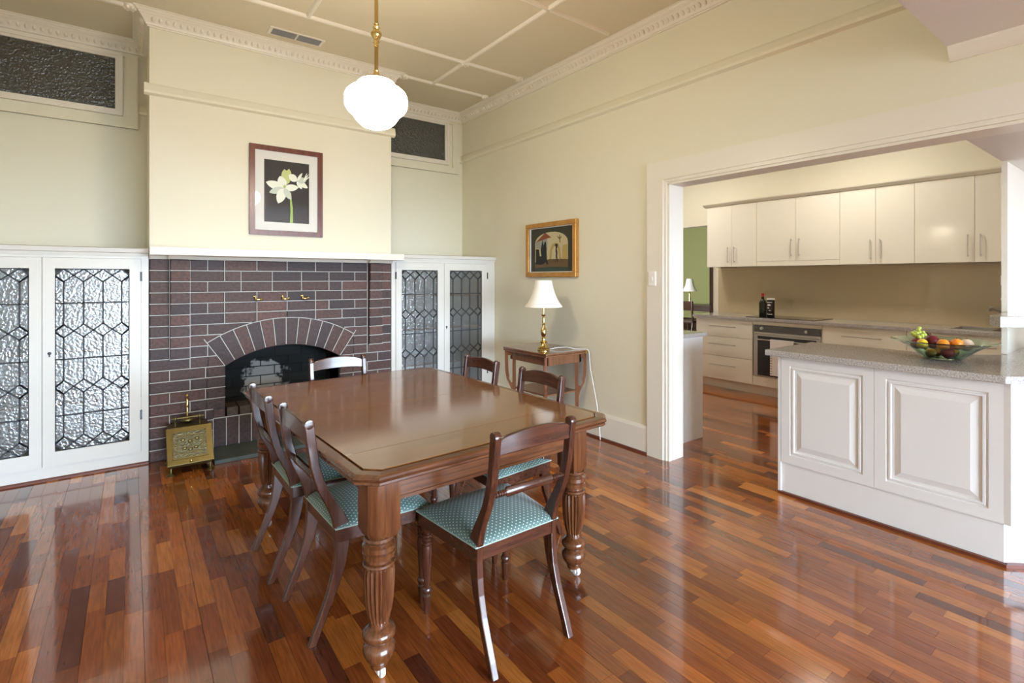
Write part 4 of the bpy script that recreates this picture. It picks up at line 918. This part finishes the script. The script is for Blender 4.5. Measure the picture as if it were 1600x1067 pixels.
# ------------------------------------------------------------------ kitchen: lower run
XF = 6.03
def bar_handle(b, p, d, n, L, r=.005, st=.028):
    p, d, n = Vector(p), Vector(d), Vector(n); a, c = p-d*L/2+n*st, p+d*L/2+n*st
    b.tube([a, c], r, 8)
    for q in (-.42, .42): b.tube([p+d*L*q, p+d*L*q+n*st], r*.8, 6)
def base_unit(name, label, y0, y1, fronts, cat='cabinet', top=.893):
    u = thing(name, label, cat, (XF+.3, (y0+y1)/2, 0))
    cb = MB().box(XF+.02, XK-.005, y0+.001, y1-.001, .115, top).box(XF+.06, XK-.005, y0, y1, 0, .115)
    if top < .893: cb.box(XF+.02, XF+.05, y0+.001, y1-.001, top, .893)
    cb.build('carcass', 'gloss', u)
    for z0, z1, kind in fronts:
        f = MB().box(XF, XF+.019, y0+.002, y1-.002, z0+.0015, z1-.0015).build('drawer' if kind == 'd' else 'door' if kind == 'o' else 'filler_panel', 'gloss', u, bevel=.0015)
        if kind == 'd':
            h = MB(); bar_handle(h, (XF, (y0+y1)/2, z0+(z1-z0)*.62), (0, 1, 0), (-1, 0, 0), .36); h.build('handle', 'steel', f, smooth=True)
    return u
D3 = [(.66, .873, 'd'), (.413, .658, 'd'), (.115, .411, 'd')]
base_unit('drawer_cabinet', 'cream gloss drawer cabinet next to the study doorway', 3.221, 3.99, D3)
ov_u = base_unit('oven_cabinet', 'cream gloss cabinet housing the built-in oven', 2.443, 3.219, [(.845, .885, 'p'), (.115, .231, 'p')])
base_unit('drawer_cabinet', 'cream gloss drawer cabinet between the oven and the sink cabinet', 1.69, 2.441, D3)
base_unit('sink_cabinet', 'cream gloss cabinet under the sink', .75, 1.688, [(.66, .873, 'd'), (.115, .658, 'o')], top=.72)
ov = thing('wall_oven', 'stainless built-in oven with glass door under the cooktop', 'oven', (XF, 2.83, .233))
MB().box(XF-.003, XF+.018, 2.46, 3.203, .765, .843).build('control_panel', mat('oven_panel', (.13, .13, .13), .12, .6), ov, bevel=.002)
for y in (3.105, 2.60): MB().lathe([(.016, -.022), (.018, -.004), (.020, 0)], 16, (XF-.003, y, .805), axis='x').build('knob', 'steel', ov, smooth=True)
MB().box(XF-.002, XF+.018, 2.46, 3.203, .735, .762).build('trim_bar', 'steel', ov)
od = MB().box(XF-.006, XF+.018, 2.46, 3.203, .236, .728).build('door', 'steel', ov, bevel=.002)
MB().box(XF-.008, XF-.004, 2.50, 3.155, .245, .715).build('window', 'ovglass', od)
h = MB(); bar_handle(h, (XF-.006, 2.83, .675), (0, 1, 0), (-1, 0, 0), .64, .008, .04); h.build('handle', 'steel', od, smooth=True)
tw = thing('tea_towel', 'white tea towel hanging over the oven door handle', 'towel', (XF-.045, 2.86, .675))
MB().box(XF-.060, XF-.056, 2.72, 2.98, .27, .685).box(XF-.060, XF-.034, 2.72, 2.98, .684, .688).box(XF-.036, XF-.033, 2.72, 2.98, .42, .685).build('cloth', 'towel', tw)
for k in range(9): MB().box(XF-.0605, XF-.0555, 2.955, 2.98, .285+k*.03, .295+k*.03).build('stripe', 'ptgrey', tw)
tag(MB().box(XF-.02, XK-.003, 1.39, 4.03, .8935, .926).box(XF-.02, 6.13, .735, 1.39, .8935, .926).box(6.51, XK-.003, .735, 1.39, .8935, .926).box(6.13, 6.51, .735, .83, .8935, .926).build('long_benchtop', 'stone'), 'long speckled stone benchtop along the splashback wall', 'benchtop')
tag(MB().box(XK-.009, XK-.001, .735, 4.03, .927, 1.549).build('splashback', 'splash'), 'glossy tan glass splashback behind the cooktop', 'splashback')
tag(MB().box(6.09, 6.56, 2.54, 3.34, .9265, .932).build('cooktop', 'black', bevel=.002), 'flat black glass cooktop set in the benchtop', 'cooktop')
bt_ = thing('oil_bottle', 'dark green oil bottle with red cap and red-white label', 'bottle', (6.36, 3.265, .932))
def sq(r, z, c=(6.36, 3.265)): return [(c[0]+r*math.cos(PI/4+k*PI/2+o_), c[1]+r*math.sin(PI/4+k*PI/2+o_), z) for k in range(4) for o_ in (-.25, .25)]
MB().sweep([sq(.042, .932), sq(.044, .94), sq(.044, 1.09), sq(.036, 1.115), sq(.017, 1.135), sq(.015, 1.175)]).build('glass', 'bottle', bt_, smooth=True)
MB().lathe([(.017, 1.17), (.018, 1.173), (.018, 1.212), (.015, 1.215)], 14, (6.36, 3.265, 0)).build('cap', 'capred', bt_, smooth=True)
lb = MB().box(6.3235, 6.326, 3.241, 3.289, .965, 1.035, 1).box(6.3235, 6.326, 3.241, 3.289, 1.035, 1.09, 0); lb.build('label', ['labelr', 'labelw'], bt_)
cn = thing('black_tin', 'tall black and white printed tin beside the oil bottle', 'tin', (6.37, 3.17, .932))
MB().lathe([(.043, .932), (.044, .935), (.044, 1.135), (.042, 1.138)], 24, (6.37, 3.17, 0)).build('can', 'black', cn, smooth=True)
MB().lathe([(.0445, 1.133), (.0455, 1.136), (.0455, 1.152), (.042, 1.154)], 24, (6.37, 3.17, 0)).build('lid', 'labelw', cn, smooth=True)
pl = MB()
for z, a0_, a1_, h_ in ((1.06, 2.7, 3.5, .022), (1.10, 2.4, 3.9, .008), (1.03, 2.6, 3.2, .010), (1.0, 3.1, 3.6, .008), (.955, 2.3, 4.0, .006)):
    n_ = 6
    for k in range(n_):
        p, q = a0_+(a1_-a0_)*k/n_, a0_+(a1_-a0_)*(k+1)/n_
        pl.face([(6.37+.0448*math.cos(p), 3.17+.0448*math.sin(p), z), (6.37+.0448*math.cos(q), 3.17+.0448*math.sin(q), z), (6.37+.0448*math.cos(q), 3.17+.0448*math.sin(q), z+h_), (6.37+.0448*math.cos(p), 3.17+.0448*math.sin(p), z+h_)])
pl.build('print', 'labelw', cn)
sk = thing('kitchen_sink', 'stainless steel sink set in the long benchtop', 'sink', (6.3, 1.05, .926))
s_ = MB(); 
for (xa, xb, ya, yb) in ((6.10, 6.14, .80, 1.42), (6.50, 6.54, .80, 1.42), (6.14, 6.50, .80, .84), (6.14, 6.50, 1.38, 1.42), (6.14, 6.50, 1.10, 1.13)): s_.box(xa, xb, ya, yb, .9262, .934)
s_.build('rim', 'steel', sk, bevel=.002)
for ya, yb in ((.84, 1.10), (1.13, 1.38)):
    MB().box(6.137, 6.50, ya, yb, .755, .758).box(6.137, 6.14, ya, yb, .758, .93).box(6.50, 6.503, ya, yb, .758, .93).box(6.14, 6.50, ya-.003, ya, .758, .93).box(6.14, 6.50, yb, yb+.003, .758, .93).build('bowl', 'steel', sk)
tp = thing('kitchen_tap', 'chrome lever tap over the sink', 'tap', (6.5, 1.0, .93))
MB().lathe([(.024, .9335), (.022, .945), (.020, 1.06), (.018, 1.07)], 16, (6.522, 1.06, 0)).tube([(6.52, 1.06, 1.03), (6.45, 1.10, 1.10), (6.36, 1.13, 1.12), (6.30, 1.15, 1.10)], .012).tube([(6.52, 1.06, 1.06), (6.48, 1.12, 1.12), (6.45, 1.17, 1.135)], [.012, .009, .006]).build('spout', 'steel', tp, smooth=True)

# upper run
XU = 6.30
yd = [4.0, 3.647, 3.314, 2.843, 2.373, 2.033, 1.698, 1.242, .79]
labs = ['cream overhead cupboard next to the study doorway', 'cream overhead cupboard housing the rangehood above the cooktop', 'cream overhead cupboard right of the rangehood cupboard', 'cream overhead cupboard above the sink']
for u in range(4):
    ya, ym_, yb = yd[2*u], yd[2*u+1], yd[2*u+2]; hood = u == 1
    c = thing('overhead_cupboard', labs[u], 'cupboard', (XU+.16, (ya+yb)/2, 1.555), 0, 'overhead cupboards on the splashback wall')
    MB().box(XU+.02, XK-.001, yb+.001, ya-.001, 1.552, 2.36).build('carcass', 'gloss', c)
    zb = 1.612 if hood else 1.553
    for (p, q, hy) in ((ya, ym_, ym_+.045), (ym_, yb, ym_-.045)):
        d = MB().box(XU, XU+.019, q+.0015, p-.0015, zb, 2.36).build('door', 'gloss', c, bevel=.0015)
        h = MB(); bar_handle(h, (XU, hy, zb+.155), (0, 0, 1), (-1, 0, 0), .21); h.build('handle', 'steel', d, smooth=True)
    if hood: MB().box(XU+.002, XU+.019, yb+.0015, ya-.0015, 1.553, 1.609).build('filler_panel', 'gloss', c)
    MB().prism([(XU+.02, 2.36), (XU-.01, 2.362), (XU-.05, 2.39), (XU-.055, 2.402), (XK-.001, 2.402), (XK-.001, 2.36)], yb, ya+(.04 if u == 0 else 0), 'y').build('cornice_strip', 'gloss', c)
# small bench and overhead cupboard behind the opening wall
sb = thing('return_cabinet', 'low white cabinet backing onto the opening wall', 'cabinet', (3.76, 3.3, 0))
MB().box(XB2+.012, 4.02, 2.632, 4.3, 0, .893).build('carcass', 'cool', sb); MB().box(XB2+.012, 4.045, 2.612, 2.63, 0, .893).build('end_panel', 'cool', sb)
tag(MB().box(XB2+.011, 4.075, 2.585, 4.3, .8935, .926).build('return_benchtop', 'stone', bevel=.003), 'short stone benchtop on the cabinet behind the opening wall', 'benchtop')
oc = thing('overhead_cupboard', 'narrow white overhead cupboard on the back of the opening wall', 'cupboard', (3.6, 3.3, 1.54))
MB().box(XB2+.001, 3.735, 2.62, 4.3, 1.536, 2.36).build('carcass', 'gloss', oc); MB().box(3.736, 3.752, 2.61, 3.4, 1.538, 2.36).build('door', 'gloss', oc); MB().box(3.736, 3.752, 3.402, 4.3, 1.538, 2.36).build('door', 'gloss', oc)
for z0, z1, lab in ((1.345, 1.43, 'double'), (1.25, 1.29, 'single')):
    w = thing('power_point', 'white %s power point on the kitchen side of the panel wall' % lab, 'power point', (4.5, .73, z0)); MB().box(4.42, 4.52, .73, .742, z0, z1).build('plate', 'plastic', w); MB().box(4.45, 4.462, .742, .752, z0+.012, z1-.012).box(4.478, 4.49, .742, .752, z0+.012, z1-.012).build('rocker', 'plastic', w)
# kitchen ceiling oyster lights
for x, y, w_ in ((5.45, 4.3, 'nearer the study doorway'), (5.45, 2.2, 'nearer the sink')):   # the cupboard cornice throws its shadow down the doors
    dl = thing('kitchen_light_offscreen', 'warm kitchen ceiling light '+w_, 'light', (x, y, 3.0), 0, 'kitchen ceiling lights')
    MB().lathe([(.19, 2.975), (.20, 2.975), (.20, 2.999), (.19, 2.999)], 24, (x, y, 0), cap=False).build('rim', 'trim', dl)
    MB().lathe([(.01, 2.93), (.10, 2.938), (.16, 2.955), (.19, 2.98)], 24, (x, y, 0)).build('diffuser_offscreen', M['oyster'], dl, smooth=True)

# daylight of the study: its window stands on this side of the room, mirrored in the polished chair back
area('window_study_offscreen', (XK+.17, 8.1, 1.5), (PI/2, 0, -PI/2), 1.8, 1.3, 110, (.9, .95, 1))

# ------------------------------------------------------------------ study furniture seen through the doorway
def ray_at(u, X):
    th = .930606; k = (u-800)/798.2; rx, ry = math.cos(th)+math.sin(th)*k, math.sin(th)-math.cos(th)*k; return X/rx*ry, X/rx
y_l, d_l = ray_at(1079.5, 11.4); k_ = d_l/798.2
dk = thing('writing_desk', 'dark timber desk against the green study wall', 'desk', (11.4, y_l, 0))
MB().box(11.05, 11.75, y_l-.9, y_l+.6, .72, .75).box(11.1, 11.72, y_l-.85, y_l+.55, .60, .72).build('desk_top', 'darkwood', dk)
for a in (11.1, 11.66):
    for b in (y_l-.85, y_l+.5): MB().box(a, a+.06, b, b+.06, 0, .6).build('leg', 'darkwood', dk)
sl2 = thing('study_lamp', 'brass lamp with pale pleated shade on the study desk', 'lamp', (11.35, y_l, .75))
zb_ = CAM_H-(455-435)*k_; zt_ = CAM_H-(435.5-435)*k_
MB().lathe([(.07, .75), (.07, .765), (.03, .79), (.018, .83), (.03, .90), (.016, .96), (.024, 1.0), (.012, 1.03), (.012, zb_+.05)], 16, (11.35, y_l, 0)).build('stem', 'brass', sl2, smooth=True)
so2 = [(.19, zb_), (.15, zb_+.06), (.11, zb_+.15), (.075, zt_)]
MB().lathe(so2+[(r-.004, z) for r, z in so2[::-1]], 24, (11.35, y_l, 0), cap=False).build('shade', 'shade', sl2, smooth=True)
yc, dc = ray_at(1078, 10.0)
scx = thing('study_chair', 'dark timber chair with curved legs at the study desk', 'chair', (10.0, yc, 0))
cm = MB()
MB().box(9.8, 10.2, yc-.2, yc+.2, .43, .47).build('seat', 'darkwood', scx)
MB().box(9.80, 9.83, yc-.2, yc+.2, .72, .90).build('backrest', mat('polished_dark_wood', (.05, .022, .014), .08), scx)
for a in (-.19, .17): MB().tube([(9.72, yc+a, .006), (9.79, yc+a, .22), (9.83, yc+a, .45), (9.80, yc+a, .7), (9.80, yc+a, .9)], .022).build('rear_post', 'darkwood', scx); MB().tube([(10.18, yc+a, 0), (10.18, yc+a, .45)], .02).build('front_leg', 'darkwood', scx)
